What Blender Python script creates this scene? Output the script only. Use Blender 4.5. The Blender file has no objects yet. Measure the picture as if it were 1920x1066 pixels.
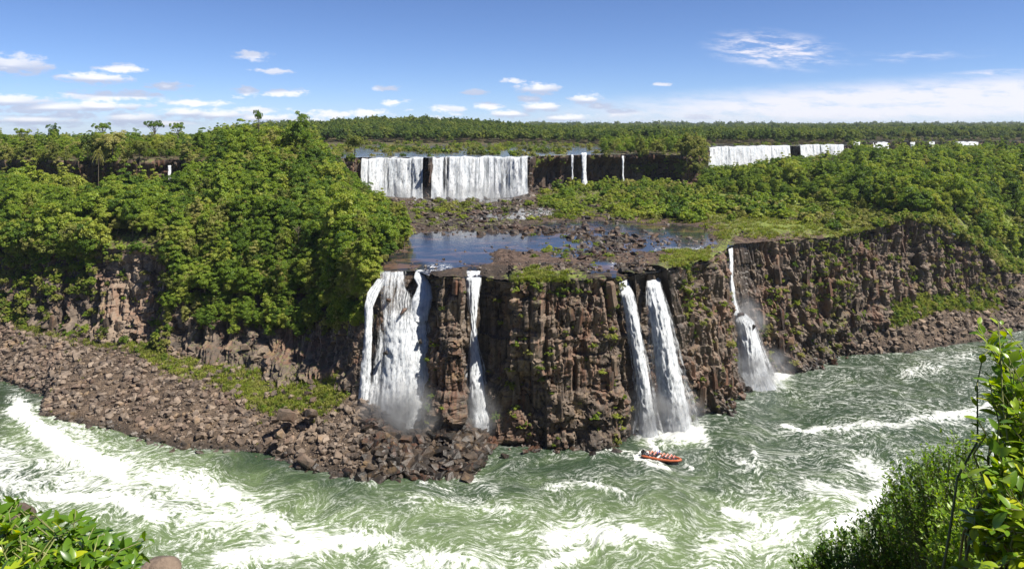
import bpy, bmesh, math, random
import numpy as np
from mathutils import Vector, Matrix

# ------------------------------------------------------------------ layout constants
# Survey numbers: the eye stands 80 m above the river, level, looking along +Y.
F, HC, CX, CY = 1371.0, 80.0, 960.0, 240.0
def at(px, py, Y):
    return np.array([(px - CX) * Y / F, Y, HC - (py - CY) * Y / F])
def ground(px, py, z):
    Y = F * (HC - z) / (py - CY)
    return np.array([(px - CX) * Y / F, Y, z])

scene = bpy.context.scene
COL = scene.collection
R = math.radians

# ------------------------------------------------------------------ camera
cam_d = bpy.data.cameras.new('camera')
cam_d.sensor_width = 36.0
cam_d.lens = 36.0 * F / 1920.0
cam_d.shift_y = -(533.0 - CY) / 1920.0
cam_d.clip_start = 0.1
cam_d.clip_end = 60000.0
cam = bpy.data.objects.new('camera', cam_d)
cam.location = (0, 0, HC)
cam.rotation_euler = (R(90), 0, 0)
COL.objects.link(cam)
scene.camera = cam

# ------------------------------------------------------------------ node helper
class NT:
    def __init__(s, tree):
        s.t = tree; s.n = tree.nodes; s.l = tree.links
    def nd(s, typ, props=None, ins=None):
        n = s.n.new(typ)
        for k, v in (props or {}).items(): setattr(n, k, v)
        for k, v in (ins or {}).items():
            sock = n.inputs[k]
            if isinstance(v, bpy.types.NodeSocket): s.l.new(v, sock)
            else: sock.default_value = v
        return n
    def m(s, op, a, b=0.0, c=0.0, clamp=False):
        return s.nd('ShaderNodeMath', {'operation': op, 'use_clamp': clamp}, {0: a, 1: b, 2: c}).outputs[0]
    def vm(s, op, a, b=(0, 0, 0)):
        n = s.nd('ShaderNodeVectorMath', {'operation': op}, {0: a, 1: b})
        return n.outputs['Value'] if op in ('LENGTH', 'DOT_PRODUCT', 'DISTANCE') else n.outputs[0]
    def mr(s, v, a, b, c=0.0, d=1.0, smooth=True):
        return s.nd('ShaderNodeMapRange', {'interpolation_type': 'SMOOTHSTEP' if smooth else 'LINEAR'},
                    {0: v, 1: a, 2: b, 3: c, 4: d}).outputs[0]
    def mix(s, f, a, b):
        n = s.nd('ShaderNodeMix', {'data_type': 'RGBA'}, {})
        for i, v in ((0, f), (6, a), (7, b)):
            if isinstance(v, bpy.types.NodeSocket): s.l.new(v, n.inputs[i])
            else: n.inputs[i].default_value = v if i == 0 else (tuple(v) + (1,))[:4]
        return n.outputs[2]
    def noise(s, vec, scale, detail=4, rough=0.55, dist=0.0, out=0, typ='FBM'):
        n = s.nd('ShaderNodeTexNoise', {'noise_type': typ}, {'Scale': scale, 'Detail': detail, 'Roughness': rough, 'Distortion': dist})
        if vec is not None: s.l.new(vec, n.inputs['Vector'])
        return n.outputs[out]
    def attr(s, name, out='Fac'):
        return s.nd('ShaderNodeAttribute', {'attribute_name': name}).outputs[out]
    def ramp(s, f, stops):
        n = s.nd('ShaderNodeValToRGB', None, {0: f})
        e = n.color_ramp.elements
        while len(e) < len(stops): e.new(0.5)
        for q, (p, c) in zip(e, stops): q.position = p; q.color = tuple(c) + (1,)
        return n.outputs[0]
    def xyz(s, x, y, z):
        return s.nd('ShaderNodeCombineXYZ', None, {0: x, 1: y, 2: z}).outputs[0]

# ------------------------------------------------------------------ sun and sky
SUN_EL, SUN_AZ = R(56), R(113)          # azimuth clockwise from +Y (the view direction): right, slightly behind
sv = Vector((math.sin(SUN_AZ) * math.cos(SUN_EL), math.cos(SUN_AZ) * math.cos(SUN_EL), math.sin(SUN_EL)))
sun_d = bpy.data.lights.new('sun', 'SUN')
sun_d.energy = 5.0
sun_d.angle = R(0.53)
sun_d.color = (1.0, 0.95, 0.86)
sun = bpy.data.objects.new('sun', sun_d)
sun.rotation_euler = (-sv).to_track_quat('-Z', 'Y').to_euler()
sun.location = (150, -80, 300)
COL.objects.link(sun)

world = bpy.data.worlds.new('World'); scene.world = world; world.use_nodes = True
world.node_tree.nodes.clear()
w = NT(world.node_tree)
sky = w.nd('ShaderNodeTexSky', {'sky_type': 'NISHITA', 'sun_disc': False, 'sun_elevation': SUN_EL, 'sun_rotation': SUN_AZ,
                                'altitude': 300.0, 'air_density': 0.62, 'dust_density': 0.0, 'ozone_density': 8.0})
dirv = w.nd('ShaderNodeTexCoord').outputs['Generated']
sp = w.nd('ShaderNodeSeparateXYZ', None, {0: dirv})
az = w.m('ARCTAN2', sp.outputs[0], sp.outputs[1])
hor = w.m('SQRT', w.m('ADD', w.m('MULTIPLY', sp.outputs[0], sp.outputs[0]), w.m('MULTIPLY', sp.outputs[1], sp.outputs[1])))
el = w.m('ARCTAN2', sp.outputs[2], hor)
ae = w.xyz(az, el, 0.0)
def azel(px, py):
    x = (px - CX) / F; z = (CY - py) / F
    return math.atan(x), math.atan2(z, math.hypot(1, x))
# cumulus: each puff (photo position, half width, half height)
PUFFS = [(20,122,44,17),(180,147,48,10),(225,128,28,8),(180,180,36,9),(255,178,36,8),(312,162,30,8),(475,104,28,9),(462,170,22,8),(532,174,38,8),
         (15,190,52,12),(100,202,70,11),(188,200,46,9),(245,222,48,12),(345,212,38,9),(410,216,46,10),(365,193,48,6),(480,208,34,8),(500,222,60,8),
         (725,166,26,6),(735,193,22,6),(690,212,40,7),(890,173,26,6),(1010,167,46,12),(993,186,26,9),(1100,187,34,10),(1122,199,30,8),(915,198,34,8),
         (1015,202,42,9),(955,214,44,8),(840,204,36,7),(620,214,40,8),(1165,212,38,8),(1310,219,24,7),(800,226,60,7),(560,228,60,8),(300,232,60,8),
         (60,225,50,9),(130,215,30,8),(1060,222,50,8),(960,152,26,5),(1240,158,20,4),(515,133,34,5)]
nz = w.noise(w.vm('MULTIPLY', ae, (1.0, 2.2, 1.0)), 62.0, 6, 0.62)
nz2 = w.noise(w.vm('MULTIPLY', ae, (1.0, 2.6, 1.0)), 20.0, 4, 0.6)
def puff_field(shift, puffs):
    cur = None
    for (px, py, hw, hh) in puffs:
        a, e = azel(px, py)
        kx, ky = F / (hw * 1.0) / (1 + ((px - CX) / F) ** 2), F / (hh * 1.1)
        n = w.nd('ShaderNodeVectorMath', {'operation': 'MULTIPLY_ADD'}, {0: ae, 1: (kx, ky, 0), 2: (-a * kx, (shift - e) * ky, 0)})
        L = w.vm('LENGTH', n.outputs[0])
        cur = L if cur is None else w.m('MINIMUM', cur, L)
    return cur
BIGP = [p for p in PUFFS if p[2] * p[3] > 330]
f0 = puff_field(0.0, PUFFS)
f0b = puff_field(0.0, BIGP)
f1 = puff_field(0.0052, BIGP)
def dens(f):
    g = w.m('SUBTRACT', 1.15, f)
    g = w.m('ADD', g, w.m('MULTIPLY', w.m('SUBTRACT', nz, 0.5), 2.3))
    return g
d0 = dens(f0)
# a general low field of small clouds all round the horizon, as in view
gen = w.m('SUBTRACT', w.noise(w.vm('MULTIPLY', ae, (1.0, 3.0, 1.0)), 30.0, 6, 0.6), w.mr(w.m('ABSOLUTE', el), 0.0, 0.085, 0.485, 0.72, False))
gen = w.m('MULTIPLY', gen, 5.0)
left = w.mr(az, 0.10, 0.35, 1.0, 0.15)
cum = w.mr(d0, 0.05, 0.75)
cum = w.m('MAXIMUM', cum, w.m('MULTIPLY', w.mr(gen, 0.05, 0.7, 0.0, 0.7), left))
lit = w.m('MAXIMUM', w.mr(w.m('SUBTRACT', f1, f0b), -0.15, 0.75), w.mr(d0, 0.7, 1.7, 0.0, 0.55))
pale = w.m('MULTIPLY', cum, 0.86)
cumc = w.mix(lit, (4.6, 5.1, 6.6), (9.6, 9.4, 9.4))
# cirrus on the right
def blob(px, py, hw, hh, tilt=0.0):
    a, e = azel(px, py)
    d = w.vm('SUBTRACT', ae, (a, e, 0))
    s = w.nd('ShaderNodeSeparateXYZ', None, {0: d})
    ee = w.m('ADD', s.outputs[1], w.m('MULTIPLY', s.outputs[0], tilt))
    return w.vm('LENGTH', w.vm('MULTIPLY', w.xyz(s.outputs[0], ee, 0.0), (F / hw / (1 + ((px - CX) / F) ** 2), F / hh, 1)))
cn = w.noise(w.vm('MULTIPLY', w.xyz(w.m('ADD', az, w.m('MULTIPLY', el, 1.2)), el, 0.0), (1.0, 4.0, 1.0)), 22.0, 8, 0.66, 0.25)
wisp = w.m('MULTIPLY', w.mr(blob(1450, 95, 100, 34, 0.12), 1.25, 0.2), w.mr(cn, 0.42, 0.66))
band = w.m('MULTIPLY', w.mr(blob(1800, 188, 560, 44, -0.03), 1.15, 0.15), w.mr(cn, 0.20, 0.62, 0.15, 1.0))
str1 = w.m('MULTIPLY', w.mr(blob(1650, 108, 130, 12, 0.0), 1.2, 0.2), w.mr(cn, 0.46, 0.75, 0.0, 0.5))
str2 = w.m('MULTIPLY', w.mr(blob(1900, 136, 70, 7, 0.0), 1.2, 0.2), w.mr(cn, 0.40, 0.7, 0.0, 0.7))
cir = w.m('MINIMUM', w.m('MAXIMUM', w.m('MAXIMUM', wisp, band), w.m('MAXIMUM', str1, str2)), 0.74)
skyc = w.vm('MULTIPLY', sky.outputs[0], (1.08, 1.02, 1.08))
c1 = w.mix(cir, skyc, (8.9, 8.4, 8.7))
c2 = w.mix(pale, c1, cumc)
bg = w.nd('ShaderNodeBackground', None, {'Color': c2, 'Strength': 0.069})
w.nd('ShaderNodeOutputWorld', None, {'Surface': bg.outputs[0]})

world.cycles.sampling_method = 'MANUAL'; world.cycles.sample_map_resolution = 512
scene.view_settings.view_transform = 'Standard'
scene.view_settings.look = 'None'
scene.view_settings.exposure = 0.86
scene.view_settings.gamma = 1.0
scene.view_settings.use_curve_mapping = False
cy = scene.cycles
cy.use_denoising = True
cy.max_bounces = 6; cy.diffuse_bounces = 2; cy.glossy_bounces = 2; cy.transmission_bounces = 3
cy.transparent_max_bounces = 12; cy.volume_bounces = 0
cy.use_adaptive_sampling = True; cy.adaptive_threshold = 0.015
cy.caustics_reflective = False; cy.caustics_refractive = False

# ------------------------------------------------------------------ numeric noise
_rs = np.random.RandomState(7)
_perm = np.concatenate([_rs.permutation(256)] * 3)
_grad = np.stack([np.cos(np.linspace(0, 2 * np.pi, 64, False)), np.sin(np.linspace(0, 2 * np.pi, 64, False))], 1)
def perlin(x, y):
    x = np.asarray(x, float); y = np.asarray(y, float)
    xi = np.floor(x).astype(int); yi = np.floor(y).astype(int)
    xf = x - xi; yf = y - yi
    u = xf * xf * xf * (xf * (xf * 6 - 15) + 10); v = yf * yf * yf * (yf * (yf * 6 - 15) + 10)
    def g(ix, iy, dx, dy):
        h = _perm[_perm[ix & 255] + (iy & 255)] & 63
        return _grad[h, 0] * dx + _grad[h, 1] * dy
    a = g(xi, yi, xf, yf); b = g(xi + 1, yi, xf - 1, yf)
    c = g(xi, yi + 1, xf, yf - 1); d = g(xi + 1, yi + 1, xf - 1, yf - 1)
    return ((a + (b - a) * u) * (1 - v) + (c + (d - c) * u) * v) * 1.5
def fbm(x, y, o=4, g=0.5):
    t = 0; a = 1.0; n = 0
    for i in range(o):
        t = t + a * perlin(x * 2 ** i + 17.3 * i, y * 2 ** i - 9.1 * i); n += a; a *= g
    return t / n
def worley(x, y, seed=0):
    x = np.asarray(x, float); y = np.asarray(y, float)
    xi = np.floor(x).astype(int); yi = np.floor(y).astype(int)
    f1 = np.full(x.shape, 9.0); f2 = np.full(x.shape, 9.0); idr = np.zeros(x.shape)
    for i in (-1, 0, 1):
        for j in (-1, 0, 1):
            cx = xi + i; cy_ = yi + j
            h = _perm[_perm[(cx + seed) & 255] + (cy_ & 255)]
            h2 = _perm[h + 91]; h3 = _perm[h2 + 37]
            d = np.hypot(cx + 0.1 + 0.8 * h / 255.0 - x, cy_ + 0.1 + 0.8 * h2 / 255.0 - y)
            closer = d < f1
            f2 = np.where(closer, f1, np.minimum(f2, d))
            idr = np.where(closer, h3 / 255.0, idr)
            f1 = np.where(closer, d, f1)
    return f1, f2, idr
def sstep(a, b, x):
    t = np.clip((np.asarray(x, float) - a) / (b - a), 0, 1)
    return t * t * (3 - 2 * t)
def seg_dist(px, py, pts):
    """distance in (px,py) to a polyline"""
    best = np.full(np.shape(px), 1e9)
    for (x0, y0), (x1, y1) in zip(pts[:-1], pts[1:]):
        dx, dy = x1 - x0, y1 - y0
        t = np.clip(((px - x0) * dx + (py - y0) * dy) / (dx * dx + dy * dy + 1e-9), 0, 1)
        best = np.minimum(best, np.hypot(px - x0 - t * dx, py - y0 - t * dy))
    return best

# ------------------------------------------------------------------ mesh helpers
def mk_mesh(name, V, Fc, mats, attrs=None, smooth=False, fattrs=None, mat_idx=None):
    V = np.ascontiguousarray(V, np.float32).reshape(-1, 3); Fc = np.asarray(Fc, np.int32)
    me = bpy.data.meshes.new(name)
    k = Fc.shape[1]
    me.vertices.add(len(V)); me.vertices.foreach_set('co', V.ravel())
    me.loops.add(Fc.size); me.loops.foreach_set('vertex_index', Fc.ravel())
    me.polygons.add(len(Fc))
    me.polygons.foreach_set('loop_start', np.arange(0, Fc.size, k, dtype=np.int32))
    try: me.polygons.foreach_set('loop_total', np.full(len(Fc), k, np.int32))
    except Exception: pass
    if mat_idx is not None: me.polygons.foreach_set('material_index', np.asarray(mat_idx, np.int32))
    me.update(calc_edges=True)
    me.polygons.foreach_set('use_smooth', np.full(len(Fc), bool(smooth)))
    for dom, dd in (('POINT', attrs), ('FACE', fattrs)):
        for kx, v in (dd or {}).items():
            v = np.asarray(v, np.float32)
            if v.ndim == 2:
                a = me.attributes.new(kx, 'FLOAT_VECTOR', dom); a.data.foreach_set('vector', np.ascontiguousarray(v).ravel())
            else:
                a = me.attributes.new(kx, 'FLOAT', dom); a.data.foreach_set('value', v)
    for mt in (mats if isinstance(mats, (list, tuple)) else [mats]): me.materials.append(mt)
    return me
def grid_faces(nu, nv):
    i = np.arange(nu - 1)[:, None]; j = np.arange(nv - 1)[None]
    a = i * nv + j
    return np.stack([a, a + nv, a + nv + 1, a + 1], -1).reshape(-1, 4)
def link(name, me, parent=None, loc=None, rot=None, scl=None, **tags):
    o = bpy.data.objects.new(name, me)
    COL.objects.link(o)
    if parent is not None: o.parent = parent
    if loc is not None: o.location = loc
    if rot is not None: o.rotation_euler = rot
    if scl is not None: o.scale = scl if hasattr(scl, '__len__') else (scl, scl, scl)
    for k, v in tags.items(): o[k] = v
    return o
def tube(pts, rad, sides=6):
    pts = np.asarray(pts, float); n = len(pts); V = []
    rad = np.broadcast_to(np.asarray(rad, float), (n,))
    for i in range(n):
        t = pts[min(i + 1, n - 1)] - pts[max(i - 1, 0)]; t = t / (np.linalg.norm(t) + 1e-9)
        a = np.cross(t, [0.31, 0.93, 0.17]); a /= np.linalg.norm(a); b = np.cross(t, a)
        for k in range(sides):
            th = 2 * math.pi * k / sides
            V.append(pts[i] + rad[i] * (math.cos(th) * a + math.sin(th) * b))
    Fc = []
    for i in range(n - 1):
        for k in range(sides):
            k2 = (k + 1) % sides
            Fc.append((i * sides + k, i * sides + k2, (i + 1) * sides + k2, (i + 1) * sides + k))
    return np.array(V), np.array(Fc)
def join(lst):
    Vs, Fs, o = [], [], 0
    for V, Fc in lst:
        Vs.append(V); Fs.append(Fc + o); o += len(V)
    return np.concatenate(Vs), np.concatenate(Fs)
# ------------------------------------------------------------------ materials
def new_mat(name):
    m = bpy.data.materials.new(name); m.use_nodes = True; m.node_tree.nodes.clear()
    return m, NT(m.node_tree)
def finish(t, shader, vol=None, disp=None):
    d = {}
    if shader is not None: d['Surface'] = shader
    if vol is not None: d['Volume'] = vol
    t.nd('ShaderNodeOutputMaterial', None, d)
def bump(t, h, strength=0.5, dist=0.1):
    return t.nd('ShaderNodeBump', None, {'Strength': strength, 'Distance': dist, 'Height': h}).outputs[0]

def rock_mat(name, c_dark, c_mid, c_light, red=0.5, moss=0.0, use_obj=False, gloss=0.75, wetattr=True):
    m, t = new_mat(name)
    pos = t.nd('ShaderNodeNewGeometry').outputs['Position']
    nrm = t.nd('ShaderNodeSeparateXYZ', None, {0: t.nd('ShaderNodeNewGeometry').outputs['Normal']}).outputs[2]
    big = t.noise(pos, 0.085, 4, 0.6)
    mid = t.noise(pos, 0.6, 5, 0.65)
    fine = t.noise(pos, 3.2, 5, 0.7)
    vert = t.noise(t.vm('MULTIPLY', pos, (1.0, 1.0, 0.12)), 0.8, 4, 0.6)
    f = t.m('ADD', t.m('MULTIPLY', mid, 0.5), t.m('MULTIPLY', fine, 0.5))
    if use_obj:
        rnd = t.nd('ShaderNodeObjectInfo').outputs['Random']
        f = t.m('ADD', t.m('MULTIPLY', f, 0.7), t.m('MULTIPLY', rnd, 0.28))
    else:
        f = t.m('ADD', t.m('MULTIPLY', f, 0.75), t.m('MULTIPLY', t.attr('tint'), 0.28))
    col = t.ramp(f, [(0.33, c_dark), (0.50, c_mid), (0.70, c_light)])
    redf = t.m('MULTIPLY', t.mr(t.m('ADD', t.m('MULTIPLY', big, 0.6), t.m('MULTIPLY', vert, 0.5)), 0.54, 0.66), red)
    col = t.mix(redf, col, (0.20, 0.075, 0.035))
    col = t.mix(t.m('MULTIPLY', t.mr(t.noise(t.vm('MULTIPLY', pos, (1.0, 1.0, 0.06)), 0.55, 5, 0.65), 0.52, 0.66), 0.6), col, (0.020, 0.017, 0.015))
    col = t.mix(t.m('MULTIPLY', t.mr(t.noise(pos, 0.22, 5, 0.65), 0.54, 0.68), 0.45), col, (0.235, 0.15, 0.07))
    # pale lichen
    col = t.mix(t.m('MULTIPLY', t.mr(t.noise(pos, 1.7, 6, 0.75), 0.60, 0.72), 0.35), col, (0.26, 0.235, 0.19))
    rough = gloss
    if wetattr:
        wet = t.attr('wet')
        col = t.mix(t.m('MULTIPLY', wet, 0.62), col, (0.022, 0.02, 0.018))
        rough = t.m('SUBTRACT', gloss, t.m('MULTIPLY', wet, 0.42))
    if moss:
        ms = t.m('ADD', t.attr('moss'), t.m('MULTIPLY', t.mr(nrm, 0.25, 0.85), 0.35))
        ms = t.mr(t.m('ADD', ms, t.m('MULTIPLY', t.m('SUBTRACT', t.noise(pos, 0.9, 6, 0.72), 0.5), 2.0)), 0.42, 0.72)
        ms = t.m('MULTIPLY', ms, moss)
        mc = t.mix(t.mr(t.noise(pos, 0.5, 4), 0.35, 0.65), (0.075, 0.10, 0.022), (0.16, 0.155, 0.05))
        col = t.mix(ms, col, mc)
    h = t.m('ADD', t.m('MULTIPLY', fine, 0.5), t.m('MULTIPLY', mid, 1.2))
    b = t.nd('ShaderNodeBsdfPrincipled', None, {'Base Color': col, 'Roughness': rough, 'Specular IOR Level': 0.35,
                                                'Normal': bump(t, h, 0.75, 0.25)})
    finish(t, b.outputs[0]); return m
M = {}
M['cliff'] = rock_mat('basalt_cliff', (0.024, 0.019, 0.016), (0.098, 0.074, 0.056), (0.225, 0.17, 0.125), 0.34, 1.0)
M['upcliff'] = rock_mat('upper_basalt', (0.028, 0.022, 0.018), (0.075, 0.05, 0.036), (0.15, 0.105, 0.075), 0.5, 1.0)
M['boulder'] = rock_mat('boulder_rock', (0.056, 0.041, 0.031), (0.150, 0.110, 0.081), (0.28, 0.21, 0.152), 0.15, 0, True, 0.8, False)
M['rubble'] = rock_mat('rubble_rock', (0.052, 0.040, 0.032), (0.142, 0.108, 0.083), (0.27, 0.21, 0.16), 0.15, 0, False, 0.8, True)
M['wetrock'] = rock_mat('wet_rock', (0.014, 0.012, 0.010), (0.036, 0.028, 0.022), (0.10, 0.072, 0.05), 0.30, 0, True, 0.42, False)
M['column'] = rock_mat('basalt_column_rock', (0.028, 0.021, 0.017), (0.098, 0.070, 0.050), (0.20, 0.145, 0.10), 0.4, 0, True, 0.8, False)
M['darkrock'] = rock_mat('dark_river_rock', (0.012, 0.010, 0.009), (0.032, 0.026, 0.021), (0.09, 0.066, 0.047), 0.2, 0, True, 0.6, False)

def terrain_mat(name, soil_a, soil_b, g_a, g_b, scale=1.0):
    m, t = new_mat(name)
    g = t.nd('ShaderNodeNewGeometry'); pos = g.outputs['Position']
    n1 = t.noise(pos, 0.35 * scale, 6, 0.68); n2 = t.noise(pos, 2.4 * scale, 6, 0.72)
    soil = t.ramp(t.m('ADD', t.m('MULTIPLY', n1, 0.5), t.m('MULTIPLY', n2, 0.5)), [(0.40, tuple(c * 0.3 for c in soil_a)), (0.48, soil_a), (0.58, soil_b)])
    wet = t.attr('wet')
    soil = t.mix(t.m('MULTIPLY', wet, 0.75), soil, (0.03, 0.025, 0.02))
    gr = t.mix(t.mr(t.noise(pos, 0.8 * scale, 5, 0.7), 0.38, 0.62), g_a, g_b)
    f = t.mr(t.m('ADD', t.attr('moss'), t.m('MULTIPLY', t.m('SUBTRACT', t.noise(pos, 0.7 * scale, 7, 0.72), 0.5), 2.2)), 0.40, 0.62)
    col = t.mix(f, soil, gr)
    b = t.nd('ShaderNodeBsdfPrincipled', None, {'Base Color': col, 'Roughness': 0.85, 'Specular IOR Level': 0.25, 'Normal': bump(t, n2, 0.8, 0.3)})
    finish(t, b.outputs[0]); return m
M['bank'] = terrain_mat('bank_ground', (0.06, 0.043, 0.031), (0.15, 0.108, 0.075), (0.09, 0.13, 0.022), (0.19, 0.215, 0.05))
M['plateau'] = terrain_mat('plateau_ground', (0.062, 0.041, 0.03), (0.14, 0.094, 0.068), (0.08, 0.115, 0.018), (0.18, 0.20, 0.045))
M['upground'] = terrain_mat('upper_ground', (0.10, 0.07, 0.045), (0.18, 0.13, 0.08), (0.035, 0.06, 0.014), (0.075, 0.10, 0.025), 0.4)

def leaf_mat(name, stops, trans=0.38, spec=0.25, rough=0.5, objw=0.78):
    m, t = new_mat(name)
    oi = t.nd('ShaderNodeObjectInfo').outputs['Random']
    pos = t.nd('ShaderNodeNewGeometry').outputs['Position']
    patch = t.noise(pos, 0.03, 3, 0.6)
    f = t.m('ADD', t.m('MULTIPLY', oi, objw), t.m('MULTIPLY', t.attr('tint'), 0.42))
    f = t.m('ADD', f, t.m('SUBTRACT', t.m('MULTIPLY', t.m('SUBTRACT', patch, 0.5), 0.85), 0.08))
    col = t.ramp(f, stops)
    b = t.nd('ShaderNodeBsdfPrincipled', None, {'Base Color': col, 'Roughness': rough, 'Specular IOR Level': spec})
    tc = t.mix(1.0, (0, 0, 0), col)
    hs = t.nd('ShaderNodeHueSaturation', None, {'Hue': 0.485, 'Saturation': 1.15, 'Value': 1.5, 'Color': tc})
    tr = t.nd('ShaderNodeBsdfTranslucent', None, {'Color': hs.outputs[0]})
    mx = t.nd('ShaderNodeMixShader', None, {0: trans, 1: b.outputs[0], 2: tr.outputs[0]})
    finish(t, mx.outputs[0]); return m
GREEN = [(0.0, (0.055, 0.110, 0.016)), (0.3, (0.120, 0.192, 0.022)), (0.62, (0.20, 0.28, 0.030)), (1.0, (0.315, 0.345, 0.062))]
M['leaf'] = leaf_mat('forest_leaf', GREEN)
M['leaf_olive'] = leaf_mat('olive_leaf', [(0.0, (0.085, 0.115, 0.022)), (0.5, (0.20, 0.225, 0.045)), (1.0, (0.36, 0.34, 0.11))])
M['leaf_moss'] = leaf_mat('mound_leaf', [(0.0, (0.10, 0.15, 0.018)), (0.5, (0.20, 0.26, 0.03)), (1.0, (0.32, 0.35, 0.06))])
M['leaf_far'] = leaf_mat('far_leaf', [(0.0, (0.044, 0.084, 0.018)), (0.4, (0.10, 0.155, 0.024)), (1.0, (0.21, 0.245, 0.045))])
M['leaf_fore'] = leaf_mat('foreground_leaf', [(0.0, (0.06, 0.135, 0.014)), (0.35, (0.13, 0.24, 0.018)), (0.62, (0.28, 0.38, 0.022)), (0.9, (0.48, 0.50, 0.02))], 0.42, 0.5, 0.32, 0.8)
M['leaf_dense'] = leaf_mat('dense_shrub_leaf', [(0.0, (0.065, 0.145, 0.014)), (0.4, (0.17, 0.29, 0.02)), (1.0, (0.34, 0.44, 0.04))], 0.45, 0.4, 0.4, 0.5)  # own leaf greens of the dense small-leaved shrubs
def plain(name, col, rough=0.6, spec=0.3, var=0.3, scale=3.0):
    m, t = new_mat(name)
    pos = t.nd('ShaderNodeNewGeometry').outputs['Position']
    n = t.noise(pos, scale, 5, 0.65)
    c = t.mix(t.mr(n, 0.3, 0.7), tuple(x * (1 - var) for x in col), tuple(min(1, x * (1 + var)) for x in col))
    b = t.nd('ShaderNodeBsdfPrincipled', None, {'Base Color': c, 'Roughness': rough, 'Specular IOR Level': spec})
    finish(t, b.outputs[0]); return m
M['bark'] = plain('bark', (0.16, 0.125, 0.09), 0.85)
M['stem'] = plain('green_stem', (0.16, 0.17, 0.06), 0.6)

# waterfall: white aerated water in falling strands, gaps between them
def fall_mat(name, ux, vy, cy_, lo, hi, seedz, ws=0.62):
    m, t = new_mat(name)
    uv = t.attr('fuv', 'Vector')           # x = metres across, y = metres down, z = edge distance 0..1
    s = t.nd('ShaderNodeSeparateXYZ', None, {0: uv})
    lay = t.attr('layer')
    warp = t.noise(t.xyz(t.m('MULTIPLY', s.outputs[0], 0.5), t.m('MULTIPLY', s.outputs[1], 0.18), lay), 1.0, 2)
    x = t.m('ADD', s.outputs[0], t.m('MULTIPLY', t.m('SUBTRACT', warp, 0.5), 1.3))
    st = t.noise(t.xyz(t.m('MULTIPLY', x, ux), t.m('MULTIPLY', s.outputs[1], vy), t.m('ADD', lay, seedz)), 1.0, 6, 0.62)
    cl = t.noise(t.xyz(t.m('MULTIPLY', x, ux * 0.8), t.m('MULTIPLY', s.outputs[1], cy_), t.m('ADD', lay, seedz + 5)), 1.0, 7, 0.72)
    d = t.m('ADD', t.m('MULTIPLY', st, ws), t.m('MULTIPLY', cl, 1.0 - ws))
    edge = s.outputs[2]
    d = t.m('ADD', d, t.m('MULTIPLY', t.m('SUBTRACT', t.m('MINIMUM', edge, 0.5), 0.36), 0.75))
    a = t.mr(t.m('ADD', d, t.attr('dens')), lo, hi)
    col = t.mix(t.mr(t.m('ADD', t.m('MULTIPLY', st, 0.5), t.m('MULTIPLY', cl, 0.5)), 0.36, 0.62), (0.56, 0.61, 0.66), (0.88, 0.89, 0.90))
    # a fall is a cloud of drops that face every way: scatter the facing at drop scale
    pos = t.nd('ShaderNodeNewGeometry').outputs['Position']
    ng = t.nd('ShaderNodeNewGeometry').outputs['Normal']
    rc = t.vm('SUBTRACT', t.noise(t.vm('MULTIPLY', pos, (1.0, 1.0, 0.35)), 1.9, 5, 0.7, 0.0, 1), (0.5, 0.5, 0.5))
    nn = t.vm('NORMALIZE', t.vm('ADD', t.vm('ADD', t.vm('MULTIPLY', rc, (3.2, 3.2, 2.0)), t.vm('MULTIPLY', ng, (0.55, 0.55, 0.55))), (0.0, 0.0, 0.55)))
    df = t.nd('ShaderNodeBsdfDiffuse', None, {'Color': col, 'Normal': nn})
    tr = t.nd('ShaderNodeBsdfTranslucent', None, {'Color': col, 'Normal': nn})
    mx = t.nd('ShaderNodeMixShader', None, {0: 0.4, 1: df.outputs[0], 2: tr.outputs[0]})
    tp = t.nd('ShaderNodeBsdfTransparent')
    fin = t.nd('ShaderNodeMixShader', None, {0: a, 1: tp.outputs[0], 2: mx.outputs[0]})
    finish(t, fin.outputs[0]); return m
M['fall'] = fall_mat('falling_water', 2.6, 0.12, 0.75, 0.38, 0.66, 0.0)
M['curtain'] = fall_mat('curtain_water', 0.62, 0.016, 0.10, 0.40, 0.58, 3.0, 0.82)

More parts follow.
